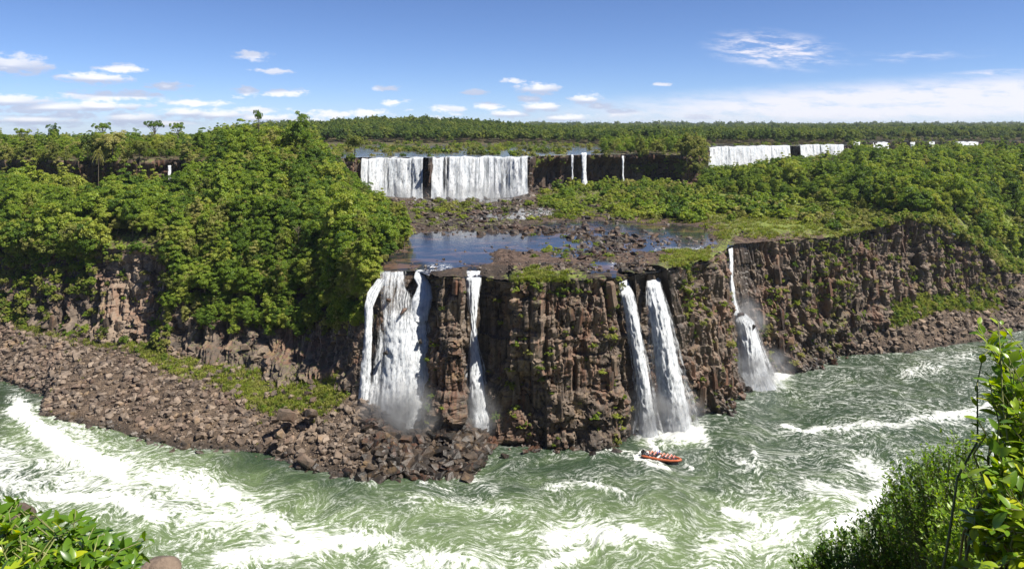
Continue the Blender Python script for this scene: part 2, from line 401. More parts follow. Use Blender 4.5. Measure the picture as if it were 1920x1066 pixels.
# river
def river_mat():
    m, t = new_mat('river_water')
    pos = t.nd('ShaderNodeNewGeometry').outputs['Position']
    q = t.attr('flow', 'Vector'); foam = t.attr('foam'); aer = t.attr('aer')
    def rid(sc, det, dist=0.6, rough=0.6):
        n = t.noise(q, sc, det + 2, rough + 0.08, dist)
        return t.m('SUBTRACT', 1.0, t.m('MULTIPLY', t.m('ABSOLUTE', t.m('SUBTRACT', n, 0.5)), 2.0))
    r1 = rid(0.13, 6, 0.8); r2 = rid(0.42, 6, 0.8); r4 = rid(0.75, 4, 0.6); r3 = t.noise(q, 0.9, 6, 0.7)
    patch = t.noise(q, 0.07, 4, 0.6)
    # thin filaments where ridges are sharp
    fil = t.m('MAXIMUM', t.mr(r1, 0.95, 0.995), t.m('MULTIPLY', t.mr(r2, 0.94, 0.995), 0.85))
    fil = t.m('MAXIMUM', fil, t.m('MULTIPLY', t.mr(r4, 0.93, 1.0), 0.26))
    fil = t.m('MULTIPLY', fil, t.mr(r3, 0.38, 0.62))
    cover = t.m('ADD', foam, t.m('MULTIPLY', t.m('SUBTRACT', patch, 0.5), 0.9))
    fil = t.m('MULTIPLY', fil, t.mr(cover, -0.08, 0.52, 0.0, 1.0))
    body = t.m('ADD', cover, t.m('MULTIPLY', t.m('SUBTRACT', t.m('ADD', t.m('MULTIPLY', r3, 0.6), t.m('MULTIPLY', r2, 0.4)), 0.60), 3.0))
    solid = t.mr(body, 0.58, 1.30)
    fo = t.m('MINIMUM', t.m('MAXIMUM', fil, solid), 1.0)
    milk = t.m('MULTIPLY', t.mr(t.m('ADD', aer, t.m('MULTIPLY', t.m('SUBTRACT', t.noise(q, 0.12, 5, 0.65), 0.5), 1.3)), 0.15, 0.95), 0.85)
    base = t.mix(milk, (0.026, 0.047, 0.024), (0.138, 0.19, 0.080))
    white = t.mix(t.mr(t.noise(q, 1.6, 6, 0.75), 0.3, 0.62), (0.58, 0.62, 0.54), (0.92, 0.92, 0.90))
    col = t.mix(fo, base, white)
    fine = t.m('ADD', t.noise(q, 1.0, 6, 0.65, 0.5), t.m('MULTIPLY', t.noise(pos, 2.6, 4, 0.6), 0.35))
    b = t.nd('ShaderNodeBsdfPrincipled', None, {'Base Color': col, 'Roughness': t.m('ADD', 0.13, t.m('MULTIPLY', fo, 0.6)), 'IOR': 1.33,
              'Specular IOR Level': 0.5, 'Normal': bump(t, fine, 0.55, 0.55)})
    finish(t, b.outputs[0]); return m
M['river'] = river_mat()
def pool_mat(name, deep, rip=0.12):
    m, t = new_mat(name)
    pos = t.nd('ShaderNodeNewGeometry').outputs['Position']
    n = t.noise(t.vm('MULTIPLY', pos, (1.0, 0.5, 1.0)), 1.3, 4, 0.6, 0.5)
    fo = t.m('MULTIPLY', t.mr(t.noise(pos, 0.9, 7, 0.75, 1.0), 0.50, 0.62), t.attr('foam'))
    bed = t.mix(t.mr(t.noise(t.vm('MULTIPLY', pos, (0.6, 1.3, 1.0)), 0.16, 5, 0.65, 0.6), 0.50, 0.62), deep, (0.105, 0.066, 0.046))
    col = t.mix(fo, bed, (0.85, 0.86, 0.86))
    b = t.nd('ShaderNodeBsdfPrincipled', None, {'Base Color': col, 'Roughness': t.m('ADD', 0.07, t.m('MULTIPLY', fo, 0.6)), 'IOR': 1.33, 'Normal': bump(t, n, rip, 0.25)})
    finish(t, b.outputs[0]); return m
M['pool'] = pool_mat('pool_water', (0.022, 0.024, 0.026))
M['upriver'] = pool_mat('upper_river_water', (0.05, 0.055, 0.06), 0.3)
# ------------------------------------------------------------------ river
def build_river():
    pxs = np.linspace(-500, 2400, 620); Ys = np.linspace(104, 345, 380)
    PX, YY = np.meshgrid(pxs, Ys, indexing='ij')
    X = (PX - CX) * YY / F
    PY = CY + F * HC / YY
    segs = [([(35,762),(62,800),(120,842),(225,885)],25,1.4),([(120,790),(200,850),(300,900)],34,.62),
            ([(-120,868),(60,858),(170,868),(300,890),(430,940)],36,.74),([(-60,905),(150,905),(330,950),(480,985),(600,1015)],38,.58),
            ([(60,930),(180,932),(270,945)],16,.9),([(215,930),(245,955),(300,972)],12,1.2),([(380,900),(470,960),(560,1000)],26,.75),
            ([(420,1050),(560,1030),(700,1012)],18,.85),([(740,1062),(820,1045),(930,1062)],20,.7),([(640,1010),(740,1010)],18,.65),
            ([(1025,1010),(1080,998),(1150,1005)],27,.78),([(1010,1058),(1090,1035)],16,.9),([(1180,995),(1240,1012)],14,.9),
            ([(1365,962),(1415,976)],11,1.2),([(1480,985),(1330,1030)],30,.6),([(1455,796),(1500,806),(1575,803)],6,.9),
            ([(1590,805),(1700,790),(1790,778),(1870,760)],11,.75),([(1610,870),(1660,900),(1620,960),(1560,1000)],22,.75),
            ([(1520,910),(1600,930)],18,.6),([(1380,860),(1420,878),(1405,835)],7,.6),([(860,880),(930,920)],10,.5),
            ([(1203,808),(1240,815),(1300,812)],17,1.7),([(1400,702),(1455,704)],18,1.7),([(1310,800),(1325,830)],12,.8),([(1225,852),(1222,822)],11,1.2),([(1200,846),(1192,858),(1215,872),(1250,880)],5,1.15),([(1196,852),(1150,846),(1110,850)],7,.75),
            ([(1202,856),(1240,872)],5,.9),([(1020,915),(1090,905),(1160,920)],7,.7),([(770,930),(860,945),(960,955)],12,.5),([(1280,868),(1290,878)],4,.8),
            ([(620,870),(700,905)],6,.55),([(790,905),(840,920)],7,.6),([(1700,700),(1820,670)],14,.5),([(860,800),(900,835)],9,.7)]
    foam = np.zeros_like(PX)
    wv = 22 * fbm(X / 11, YY / 11, 3)
    for pts, wd, st in segs:
        d = seg_dist(PX + wv, PY + wv * 0.45, pts)
        foam = np.maximum(foam, st * np.exp(-(d / wd) ** 2))
    aer = 0.62 * sstep(860, 1000, PY) + 0.12 * sstep(700, 860, PY)
    aer = np.maximum(aer, 0.75 * np.exp(-(seg_dist(PX, PY, [(60,800),(200,860),(330,900),(520,980),(800,1050)]) / 85) ** 2))
    aer = np.maximum(aer, 0.7 * np.exp(-(seg_dist(PX, PY, [(1210,815),(1300,815)]) / 26) ** 2))
    aer = np.maximum(aer, 0.6 * np.exp(-(seg_dist(PX, PY, [(1400,705),(1460,712)]) / 26) ** 2))
    aer = aer + 0.10 + 0.10 * sstep(1250, 1500, PX)
    aer *= 1 - 0.9 * np.exp(-(seg_dist(PX, PY, [(-100,745),(60,742)]) / 28) ** 2)
    base = 0.13 + 0.14 * sstep(860, 980, PY) + 0.05 * sstep(600, 500, PX) + 0.12 * sstep(1250, 1500, PX)
    base -= 0.22 * np.exp(-(seg_dist(PX, PY, [(-50,745),(50,750),(70,840)]) / 30) ** 2)
    base -= 0.12 * np.exp(-(seg_dist(PX, PY, [(450,870),(560,905),(700,930)]) / 30) ** 2)
    tot = np.clip(base + foam * 0.8, 0, 1.7)
    # stirred coordinates: carry the grid back through eddies
    qx, qy = X.copy(), YY.copy()
    e = 0.25
    for k in range(10):
        vx = np.zeros_like(qx); vy = np.zeros_like(qy)
        for L, a in ((26, 5.5), (11, 2.6), (5, 0.9)):
            f = lambda u, v: perlin(u / L + L, v / L - L)
            vx += a * L * (f(qx, qy + e) - f(qx, qy - e)) / (2 * e) / 3
            vy -= a * L * (f(qx + e, qy) - f(qx - e, qy)) / (2 * e) / 3
        qx -= 0.13 * vx; qy -= 0.13 * vy
    qq = np.stack([qx * 0.62, qy, np.zeros_like(qx)], -1)
    rap = np.clip(foam, 0, 1.3)
    z = (0.10 + 0.50 * rap + 0.22 * sstep(880, 1000, PY)) * 2.0 * fbm(qx / 9, qy / 4.5, 4, 0.55)
    z += 0.8 * rap * np.abs(perlin(qx / 3.0, qy / 1.7)) + 0.25 * rap
    V = np.stack([X, YY, z], -1)
    me = mk_mesh('river', V, grid_faces(*PX.shape), M['river'], {'foam': tot.ravel(), 'aer': aer.ravel(), 'flow': qq.reshape(-1, 3)}, True)
    o = link('river', me, kind='structure', label='turbulent green river streaked with white foam')
    return o
river = build_river()

# ------------------------------------------------------------------ stations of the lower cliff: top (px, py, Y)  foot (px, py, Y)
LOW = np.array([
 (-420,425,290,-420,560,284), (-200,430,275,-200,575,268), (0,450,266,0,585,258), (60,465,262,60,592,255), (130,462,258,130,612,249), (200,468,252,200,634,243), (285,470,246,290,628,238),
 (330,470,246,330,640,234), (380,450,250,370,658,228), (500,440,250,500,690,214), (600,460,235,600,695,204), (655,500,212,650,705,196),
 (690,545,198,688,738,190), (702,520,199,705,770,189), (722,511,199,735,786,187), (782,509,199,790,786,187), (806,518,192,800,780,187), (822,521,188,812,775,185), (866,523,186,866,788,184),
 (876,520,193,884,792,189), (907,519,193,912,802,189), (926,527,192,938,812,188), (953,530,190,955,820,188), (962,530,184,965,826,186.5), (1030,529,184,1030,831,186), (1100,526,185,1100,831,186),
 (1152,521,187,1168,822,189), (1163,521,190.5,1182,812,191.5), (1178,520,192.5,1198,808,193.5), (1192,516,189.5,1212,805,192.5), (1207,514,193.5,1226,802,195), (1244,510,194.5,1292,797,198), (1256,505,192.5,1300,787,201),
 (1290,497,197,1325,766,208), (1330,490,205,1352,757,212), (1358,472,220,1388,738,220), (1366,462,236,1396,718,231), (1392,458,239,1440,701,237),
 (1430,456,241,1482,691,242), (1560,448,254,1570,660,260), (1640,430,264,1640,592,268), (1700,410,275,1700,552,276), (1760,425,284,1760,547,284),
 (1830,460,292,1830,552,292), (1885,510,300,1885,562,298), (1960,520,320,1960,592,310), (2150,520,345,2150,575,335)], float)
def resample(st, step, key=(0, 1, 2)):
    P = np.array([at(*r[:3]) for r in st]); Q = np.array([at(*r[3:]) for r in st])
    seg = np.linalg.norm(np.diff((P + Q)[:, :2] / 2, axis=0), axis=1)
    u = np.concatenate([[0], np.cumsum(seg)])
    s = np.arange(0, u[-1], step)
    T = np.stack([np.interp(s, u, P[:, k]) for k in range(3)], 1)
    B = np.stack([np.interp(s, u, Q[:, k]) for k in range(3)], 1)
    return s, T, B
def outward(T, B, n=5):
    mid = (T + B)[:, :2] / 2
    k = np.ones(2 * n + 1) / (2 * n + 1)
    pad = np.pad(mid, ((n, n), (0, 0)), 'edge')
    sm = np.stack([np.convolve(pad[:, i], k, 'valid') for i in (0, 1)], 1)
    t = np.gradient(sm, axis=0); t /= np.linalg.norm(t, axis=1)[:, None] + 1e-9
    return np.stack([t[:, 1], -t[:, 0]], 1)
FALL_PX = [(696, 16), (745, 55), (893, 24), (1195, 26), (1250, 36), (1400, 26)]
def channel(px):
    c = np.zeros_like(px)
    for x, wd in ((735, 32), (792, 14), (888, 14), (1158, 12), (1225, 17), (1369, 7)): c = np.maximum(c, np.exp(-((px - x) / wd) ** 4))
    return c
def build_low_cliff():
    step = 0.36
    s, T, B = resample(LOW, step)
    out = outward(T, B)
    hmax = 46.0; nt = 124
    tt = np.linspace(-0.10, 1.0, nt)
    S, TT = np.meshgrid(s, tt, indexing='ij')
    base = B[:, None, :] + (T - B)[:, None, :] * TT[..., None]
    Hh = base[..., 2]
    sw = S + 1.2 * fbm(S / 9, Hh / 12, 3)
    hw = Hh + 1.5 * fbm(S / 7 + 40, Hh / 9, 3)
    # basalt: tall straight columns, broken across at their own heights, grouped in buttresses
    def cols(u, h, w_, bh, seed):
        k = np.floor(u / w_).astype(int); best = np.full(u.shape, 1e9); sec = best.copy(); idc = np.zeros(u.shape, int)
        for i in (-1, 0, 1):
            kk = k + i; c = (kk + 0.15 + 0.7 * _perm[(kk + seed) & 255] / 255.0) * w_
            dd = np.abs(u - c); cl = dd < best
            sec = np.where(cl, best, np.minimum(sec, dd)); idc = np.where(cl, kk, idc); best = np.where(cl, dd, best)
        hb = h / bh + 3.7 * _perm[(idc * 7 + seed) & 255] / 255.0
        kb = np.floor(hb).astype(int); fr = hb - kb
        rnd = _perm[_perm[(idc + seed * 3) & 255] + (kb & 255)] / 255.0
        return rnd, (sec - best) * 0.5, np.minimum(fr, 1 - fr) * bh
    sv_ = S + 0.7 * fbm(S / 8, Hh / 22, 3)
    ei, ee, eh = cols(sv_ * 1.0, hw, 8.5, 27, 5)
    ai, ae_, ah = cols(sv_ + 0.6 * fbm(S / 5, Hh / 11, 2), hw, 3.6, 15, 23)
    bi, be, bh_ = cols(sv_ + 0.3 * fbm(S / 3, Hh / 6, 2), hw, 1.55, 6.5, 51)
    c1, c2, ci = worley(sw / 1.2, hw / 2.0, 77)
    strata = worley(hw / 4.2, S / 45.0, 13)[2]
    led = 1.3 * sstep(27.5, 26.2, hw + 1.2 * fbm(S / 12, S * 0, 3)) + 1.3 * sstep(14.0, 13.0, hw + 2.0 * fbm(S / 10, S * 0 + 5, 3)) - 1.0
    d = 2.4 * fbm(S / 12, Hh / 40, 3) + (ei - 0.5) * 3.0 + (ai - 0.5) * 2.5 + (bi - 0.5) * 1.25 + (ci - 0.5) * (0.6 + 0.7 * sstep(16, 4, Hh)) + (strata - 0.5) * 0.7 + led * 0.8
    g1, g2, gi = worley(sw / 3.0 + 0.5 * perlin(S / 6, Hh / 6), hw / 3.8, 61); q1, q2, qi = worley(sw / 1.4, hw / 1.15, 87)
    blk = 2.0 * fbm(S / 10, Hh / 16, 3) + (ei - .5) * 2.6 + (gi - .5) * 2.7 + (qi - .5) * 1.0 + (strata - .5) * 1.1 + led - .8 * np.exp(-((g2 - g1) / .06) ** 2) - .35 * np.exp(-((q2 - q1) / .08) ** 2)
    wc = np.clip(sstep(-.32, .28, fbm(S / 16 + 9, Hh / 15, 3)) * sstep(4, 15, Hh) * .85, 0, 1)
    d -= 1.5 * np.exp(-(ee / 0.5) ** 2) + 1.0 * np.exp(-(ae_ / 0.32) ** 2) + 0.5 * np.exp(-(be / 0.22) ** 2)
    d -= 0.45 * np.exp(-(ah / 0.35) ** 2) + 0.28 * np.exp(-(bh_ / 0.28) ** 2)
    d = d * wc + blk * (1 - wc)
    low = sstep(0.22, 0.0, TT) * 2.2 * (0.6 + 0.8 * fbm(S / 4, Hh / 4, 2))      # talus toe
    PXs = CX + F * base[..., 0] / base[..., 1]
    slope = sstep(720, 600, PXs) * sstep(280, 340, PXs)
    d = d * (1 - 0.35 * sstep(0.93, 1.0, TT)) + low
    near = np.zeros_like(d)
    for fx, hw_ in FALL_PX: near = np.maximum(near, np.exp(-((PXs - fx) / hw_) ** 2))
    d = d * (1 - 0.65 * near) - 1.3 * near
    V = base.copy()
    V[..., 0] += out[:, 0][:, None] * d; V[..., 1] += out[:, 1][:, None] * d
    V[..., 2] += 0.25 * (ci - 0.5) * sstep(0, .1, TT) * sstep(1.0, .9, TT)
    # lip going back under the plateau
    lip = []
    chan = channel(PXs[:, -1])
    for back, dz in ((1.2, 0.25 - 0.8 * chan), (3.0, 0.35 - 0.95 * chan), (6.0, 0.0 - 0.9 * chan), (9.0, -1.2)):
        L = V[:, -1, :].copy(); L[:, 0] -= out[:, 0] * back; L[:, 1] -= out[:, 1] * back
        L[:, 2] += dz + (0.35 - .25 * chan) * fbm(L[:, 0] / 2.5, L[:, 1] / 2.5, 3); lip.append(L[:, None])
    VV = np.concatenate([V] + lip, 1)
    nv = VV.shape[1]
    pad = lambda A: np.concatenate([A, np.repeat(A[:, -1:], 4, 1)], 1)
    P2, H2, T2, S2 = pad(PXs), VV[..., 2], pad(TT), pad(S)
    wet = np.clip(sstep(3.2, 0.3, H2) + pad(near) * 0.9 * sstep(-0.1, 0.2, T2 * 0 + 1) + 0.45 * sstep(14, 2, H2) * sstep(950, 1400, P2), 0, 1)
    moss = 0.16 * fbm(S2 / 9, H2 / 14, 3) - 0.10 + 0.30 * sstep(0.9, 1.0, T2)
    moss += 0.16 * np.exp(-((P2 - 1790) / 80) ** 2) + 0.16 * slope_mask(P2)
    moss += 0.20 * np.exp(-((P2 - 1290) / 30) ** 2) * sstep(0.5, 1, T2) + 0.2 * np.exp(-((P2 - 1000) / 60) ** 2) * sstep(.7, 1, T2)
    moss += 0.25 * np.exp(-((P2 - 1560) / 40) ** 2) + 0.15 * np.exp(-((P2 - 30) / 50) ** 2)
    tint = pad(bi * 0.45 + ai * 0.3 + ci * 0.25) + 0.75 * np.exp(-((P2 - 240) / 45) ** 2)
    me = mk_mesh('lower_cliff', VV, grid_faces(*VV.shape[:2]), M['cliff'],
                 {'wet': wet.ravel(), 'moss': moss.ravel(), 'tint': tint.ravel()}, False)
    o = link('cliff', me, kind='structure', label='dark brown basalt cliff of broken columns above the river')
    return o, V, PXs, TT, out
def slope_mask(px): return sstep(300, 370, px) * sstep(705, 640, px)
cliff, CV, CPX, CTT, COUT = build_low_cliff()

# ------------------------------------------------------------------ upper cliff, foot near 42 m, brow near 64 m
UPP = [(-900,420),(-420,392),(-150,374),(-40,372),(60,366),(140,360),(200,362),(262,366),(330,370),(400,366),(520,372),(640,384),(672,396),(735,399),(797,396),(804,390),(812,397),(920,400),(994,396),
       (1004,418),(1100,438),(1180,441),(1240,437),(1280,424),(1310,428),(1322,470),(1323.5,560),(1325,630),(1405,636),(1480,644),(1497,642),(1580,648),(1598,700),(1612,830),(1665,850),(1700,860),(1760,860),(1830,880),(1960,900),(2300,960)]
UPP = np.array(UPP, float)
def upY(px): return np.interp(px, UPP[:, 0], UPP[:, 1])
Z_UP = 64.0
UP_WET = [(678, 798, 1), (808, 992, 1), (1066, 1102, .6), (1160, 1175, .6), (1325, 1580, 1), (1635, 1663, 1), (1785, 1830, 1), (312, 326, .8)]
def foot_z(px): return np.interp(px, [-900, 250, 600, 1000, 1250, 1325, 1600, 2300], [43, 43, 42, 41, 44, 45.5, 48, 50])
def build_up_cliff():
    pts = np.stack([(UPP[:, 0] - CX) * UPP[:, 1] / F, UPP[:, 1]], 1)
    u = np.concatenate([[0], np.cumsum(np.linalg.norm(np.diff(pts, axis=0), axis=1))])
    s = np.arange(0, u[-1], 0.85)
    P = np.stack([np.interp(s, u, pts[:, k]) for k in (0, 1)], 1)
    T = np.concatenate([P, np.full((len(s), 1), Z_UP)], 1)
    pxs = CX + F * P[:, 0] / P[:, 1]
    B = T.copy(); B[:, 2] = foot_z(pxs) - 2
    out = outward(T, B, 3)
    nt = 34; tt = np.linspace(0, 1, nt)
    S, TT = np.meshgrid(s, tt, indexing='ij')
    V = B[:, None] + (T - B)[:, None] * TT[..., None]
    Hh = V[..., 2]
    sw = S + 1.5 * fbm(S / 9, Hh / 12, 3)
    a1, a2, ai = worley(sw / 6.5, Hh / 16, 3); b1, b2, bi = worley(sw / 2.8, Hh / 5, 41)
    d = 2.2 * fbm(S / 17, Hh / 30, 3) + (ai - .5) * 3.0 + (bi - .5) * 1.8 - 1.1 * np.exp(-((a2 - a1) / .07) ** 2)
    pxm = np.repeat(pxs[:, None], nt, 1)
    over = 4.6 * sstep(998, 1010, pxm) * sstep(1320, 1280, pxm) + 3.0 * sstep(480, 420, pxm) * (0.6 + 0.8 * fbm(S / 20, S * 0, 2))
    d += 3.5 * sstep(.25, 0, TT) * sstep(5, 1, over) - 1.5 * sstep(.85, .4, TT) * sstep(0, .3, TT) - over * sstep(.95, .72, TT)
    V[..., 0] += out[:, 0][:, None] * d; V[..., 1] += out[:, 1][:, None] * d
    V[:, -1, 2] += 0.6 * fbm(s / 4, s * 0, 3)
    lip = []
    for back, dz in ((2.0, 0.0), (6.0, -0.5), (10.0, -2.0)):
        L = V[:, -1].copy(); L[:, 0] -= out[:, 0] * back; L[:, 1] -= out[:, 1] * back; L[:, 2] = Z_UP + dz; lip.append(L[:, None])
    VV = np.concatenate([V] + lip, 1)
    P2 = np.repeat(pxs[:, None], VV.shape[1], 1)
    wet = np.zeros_like(P2)
    for a, b, k in UP_WET: wet = np.maximum(wet, k * sstep(a - 14, a, P2) * sstep(b + 14, b, P2))
    TT2 = np.concatenate([TT, np.ones((len(s), 3))], 1)
    wet = np.maximum(wet, 0.55 * sstep(995, 1010, P2) * sstep(1300, 1250, P2) * sstep(1.0, .9, TT2))  # shade under the overhanging brow painted in, together with wet rock darkening
    moss = 0.10 + 0.25 * fbm(P2 / 60, VV[..., 2] / 9, 3) + 0.25 * sstep(.85, 1, TT2) - 0.6 * wet
    tint = np.concatenate([bi, np.repeat(bi[:, -1:], 3, 1)], 1)
    me = mk_mesh('upper_cliff', VV, grid_faces(*VV.shape[:2]), M['upcliff'], {'wet': wet.ravel(), 'moss': moss.ravel(), 'tint': tint.ravel()}, False)
    o = link('cliff', me, kind='structure', label='dark upper basalt cliff behind the rocky shelf')
    return o, V, pxs, out
upcliff, UV_, UPXS, UOUT = build_up_cliff()

# ------------------------------------------------------------------ the shelf between the two cliffs
_lp = LOW[:, 0]
def lowY(px): return np.interp(px, _lp, LOW[:, 2])
_lowz = np.array([at(*r[:3])[2] for r in LOW])
def lowZ(px): return np.interp(px, _lp, _lowz)
def shelf_py(Y): return CY + F * 38.0 / Y          # where a point at 42 m shows
def ell(px, py, cx, cy_, rx, ry): return np.hypot((px - cx) / rx, (py - cy_) / ry)
def pool_mask(px, py):
    w_ = 10 * fbm(px / 40, py / 14, 3)
    px = px + w_ * 2.0; py = py + w_ * 0.5
    m = np.zeros_like(px)
    for e in ((868,486,62,16),(1072,478,45,9),(985,463,95,8),(850,455,120,26),(800,488,75,22),(955,448,110,16),(1100,432,130,20),(1060,462,150,12),(1240,440,110,20),(1290,458,85,14),(1130,505,34,20),(1005,398,60,9),(930,405,60,10),(1120,385,50,8),(880,375,110,5),(1180,462,80,14)):
        m = np.maximum(m, sstep(1.15, 0.75, ell(px, py, *e)))
    for e in ((1010,470,70,9),(990,490,60,8),(930,500,50,6),(1050,488,60,10)):     # brown shelves standing proud
        m = m * (1 - 0.30 * sstep(1.2, 0.7, ell(px, py, *e)))
    return m
def shelf_h(X, Y):
    px = CX + F * X / Y; py = shelf_py(Y)
    pm = pool_mask(px, py)
    rough = fbm(X / 4.5, Y / 4.5, 5, .62)
    fine_ = fbm(X / 1.7, Y / 1.7, 3)
    z = 42.0 + 0.42 + 0.95 * np.abs(rough) + 0.35 * rough + 0.22 * fine_ - pm * 1.0
    inpool = ell(px, py, 980, 440, 330, 80) < 1.0
    z += 1.3 * sstep(0.9, 1.3, ell(px, py, 985, 440, 340, 85)) * sstep(1100, 1400, px)
    # hill of the left headland, climbing to the upper level
    z += 20.0 * sstep(330, 450, px) * sstep(690, 560, px) * sstep(258, 352, Y)
    z += 9.0 * sstep(780, 600, px) * sstep(240, 330, Y) * sstep(330, 450, px) * 0.4
    z += 4.0 * sstep(250, 0, px) * sstep(265, 320, Y)
    # right hand forest floor climbing away
    z += 7.0 * sstep(330, 520, Y) * sstep(1500, 1700, px) + 1.5 * sstep(330, 480, Y) * sstep(1230, 1400, px)
    z += 4.0 * sstep(1000, 1100, px) * sstep(340, 430, Y) * sstep(1330, 1230, px)
    ye, ze = lowY(px), lowZ(px)
    bl = np.interp(px, [-500, 1780, 1850, 2000], [12, 14, 60, 80])
    k = sstep(0, 1, (Y - ye) / bl)
    return (ze + 0.35 - 0.75 * channel(px) + (0.9 * rough + 0.35 * fine_) * (1 - channel(px))) * (1 - k) + z * k
def pool_z(X, Y):
    px = CX + F * X / Y
    k = sstep(0, 1, (Y - lowY(px)) / 12.0)
    return np.minimum((lowZ(px) - 0.02) * (1 - k) + 42.02 * k, 42.02)
def build_shelf():
    pxs = np.linspace(-420, 2140, 760)
    nt = 250; tt = np.linspace(0, 1, nt) ** 1.25
    PX, TT = np.meshgrid(pxs, tt, indexing='ij')
    y0 = lowY(PX) + 0.8; y1 = upY(PX) + 3
    Y = y0 + (y1 - y0) * TT
    X = (PX - CX) * Y / F
    z = shelf_h(X, Y)
    PY = shelf_py(Y)
    green = np.full_like(X, 0.15)
    green += 0.45 * sstep(1150, 1300, PX) * sstep(0.95, 1.2, ell(PX, PY, 985, 440, 340, 60)) * (1 - 0.8 * np.exp(-(seg_dist(PX, PY, [(1480,408),(1560,410)]) / 14) ** 2))
    green += 0.4 * sstep(760, 700, PX) + 0.35 * sstep(990, 1050, PX) * sstep(412, 395, PY)
    green += 0.42 * np.exp(-(seg_dist(PX, PY, [(960,520),(1090,515)]) / 18) ** 2) + .25 * np.exp(-(seg_dist(PX, PY, [(1090,478),(1150,485)]) / 12) ** 2) - 0.3 * np.exp(-(ell(PX, PY, 1010, 478, 100, 20)) ** 2)
    green -= 0.35 * np.exp(-(seg_dist(PX, PY, [(1380,455),(1540,448)]) / 7) ** 2)
    green += 0.35 * np.exp(-(seg_dist(PX, PY, [(1420,435),(1530,430)]) / 9) ** 2)
    wet = np.clip(sstep(42.5, 42.05, z) * sstep(730, 800, PX) * sstep(1420, 1380, PX), 0, 1)
    wet = np.maximum(wet, 0.85 * sstep(1.25, 0.7, ell(PX, PY, 880, 398, 150, 42)) * sstep(740, 780, PX))
    green += 0.22 * sstep(1.2, .8, ell(PX, PY, 880, 400, 130, 36))
    me = mk_mesh('shelf', np.stack([X, Y, z], -1), grid_faces(*X.shape), M['plateau'], {'moss': green.ravel(), 'wet': wet.ravel()}, False)
    o = link('rocky_shelf', me, kind='structure', label='broad rocky shelf between the lower and upper falls')
    # pool water
    pxs = np.linspace(720, 1420, 150); tt = np.linspace(0, 1, 90)
    PX, TT = np.meshgrid(pxs, tt, indexing='ij'); y0 = lowY(PX) + 0.6; Y = y0 + (upY(PX) - 2 - y0) * TT; X = (PX - CX) * Y / F; PY = shelf_py(Y)
    fo = np.zeros_like(X)
    for pts, wd, st in (([(950,412),(1000,402),(1050,398)],8,1),([(880,410),(905,425)],8,.8),([(1015,392),(1040,408)],8,1),([(800,503),(840,500)],6,1),([(1150,492),(1175,478)],7,1),
                        ([(1230,468),(1330,466)],4,.9),([(870,372),(990,371)],5,1.2),([(1120,400),(1140,395)],5,.8),([(690,374),(800,372)],5,1.2),([(1380,452),(1420,450)],3,.7)):
        fo = np.maximum(fo, st * np.exp(-(seg_dist(PX, PY, pts) / wd) ** 2))
    me = mk_mesh('pool', np.stack([X, Y, pool_z(X, Y) + 0.02 * fbm(X / 2, Y / 2, 2)], -1), grid_faces(*X.shape), M['pool'], {'foam': fo.ravel()}, True)
    link('pool_water', me, kind='structure', label='still dark blue pool on the rocky shelf')
    return o
shelf = build_shelf()

# ------------------------------------------------------------------ upper level, running back to the horizon
def river_zone(px, Y):
    a = sstep(560, 620, px) * sstep(1180, 1080, px) * sstep(770, 690, Y)
    b = sstep(1310, 1330, px) * sstep(760, 715, Y) * sstep(1640, 1600, px)
    c = sstep(1600, 1620, px) * sstep(960, 930, Y)
    return np.maximum(np.maximum(a, b), c)
def up_h(X, Y):
    px = CX + F * X / Y
    z = Z_UP + 0.3 + 0.8 * fbm(X / 25, Y / 25, 3)
    z += 17.0 * np.exp(-((X + 150) / 170) ** 2) * np.exp(-((Y - 1060) / 210) ** 2)          # low wooded hill left of centre
    z += 6.0 * np.exp(-((px - 560) / 160) ** 2) * sstep(1000, 1600, Y)
    z += sstep(1200, 3200, Y) * (3 + 9 * fbm(X / 900 + 4, Y / 1500, 3)) - sstep(520, 330, px) * 0.0165 * np.maximum(0, Y - 470)
    z -= 1.4 * river_zone(px, Y) * (0.55 + 0.9 * fbm(X / 14, Y / 22, 3))
    return z
def build_upper():
    pxs = np.linspace(-1200, 3200, 420)
    PX, TT = np.meshgrid(pxs, np.linspace(0, 1, 190), indexing='ij')
    y0 = upY(PX) + 2.0
    Y = y0 * (9000.0 / y0) ** (TT ** 1.25)
    X = (PX - CX) * Y / F
    z = up_h(X, Y) - 1.2 * sstep(0.012, 0, TT)
    me = mk_mesh('upper', np.stack([X, Y, z], -1), grid_faces(*X.shape), M['upground'], {'moss': np.full(X.size, 0.45), 'wet': river_zone(PX, Y).ravel() * 0.5}, True)
    link('terrain', me, kind='structure', label='wooded upper level running back to the horizon')
    pxs = np.linspace(560, 2000, 160)
    PX, TT = np.meshgrid(pxs, np.linspace(0, 1, 40), indexing='ij')
    y0 = upY(PX) + 0.4; Y = y0 + (np.where(PX < 1250, 800, 1000) - y0) * TT; X = (PX - CX) * Y / F
    fo = 0.25 + 0.6 * sstep(0.06, 0.0, TT)
    me = mk_mesh('upriver', np.stack([X, Y, np.full_like(X, Z_UP + 0.05)], -1), grid_faces(*X.shape), M['upriver'], {'foam': fo.ravel()}, True)
    link('upper_river', me, kind='structure', label='shallow river above the upper falls')
build_upper()

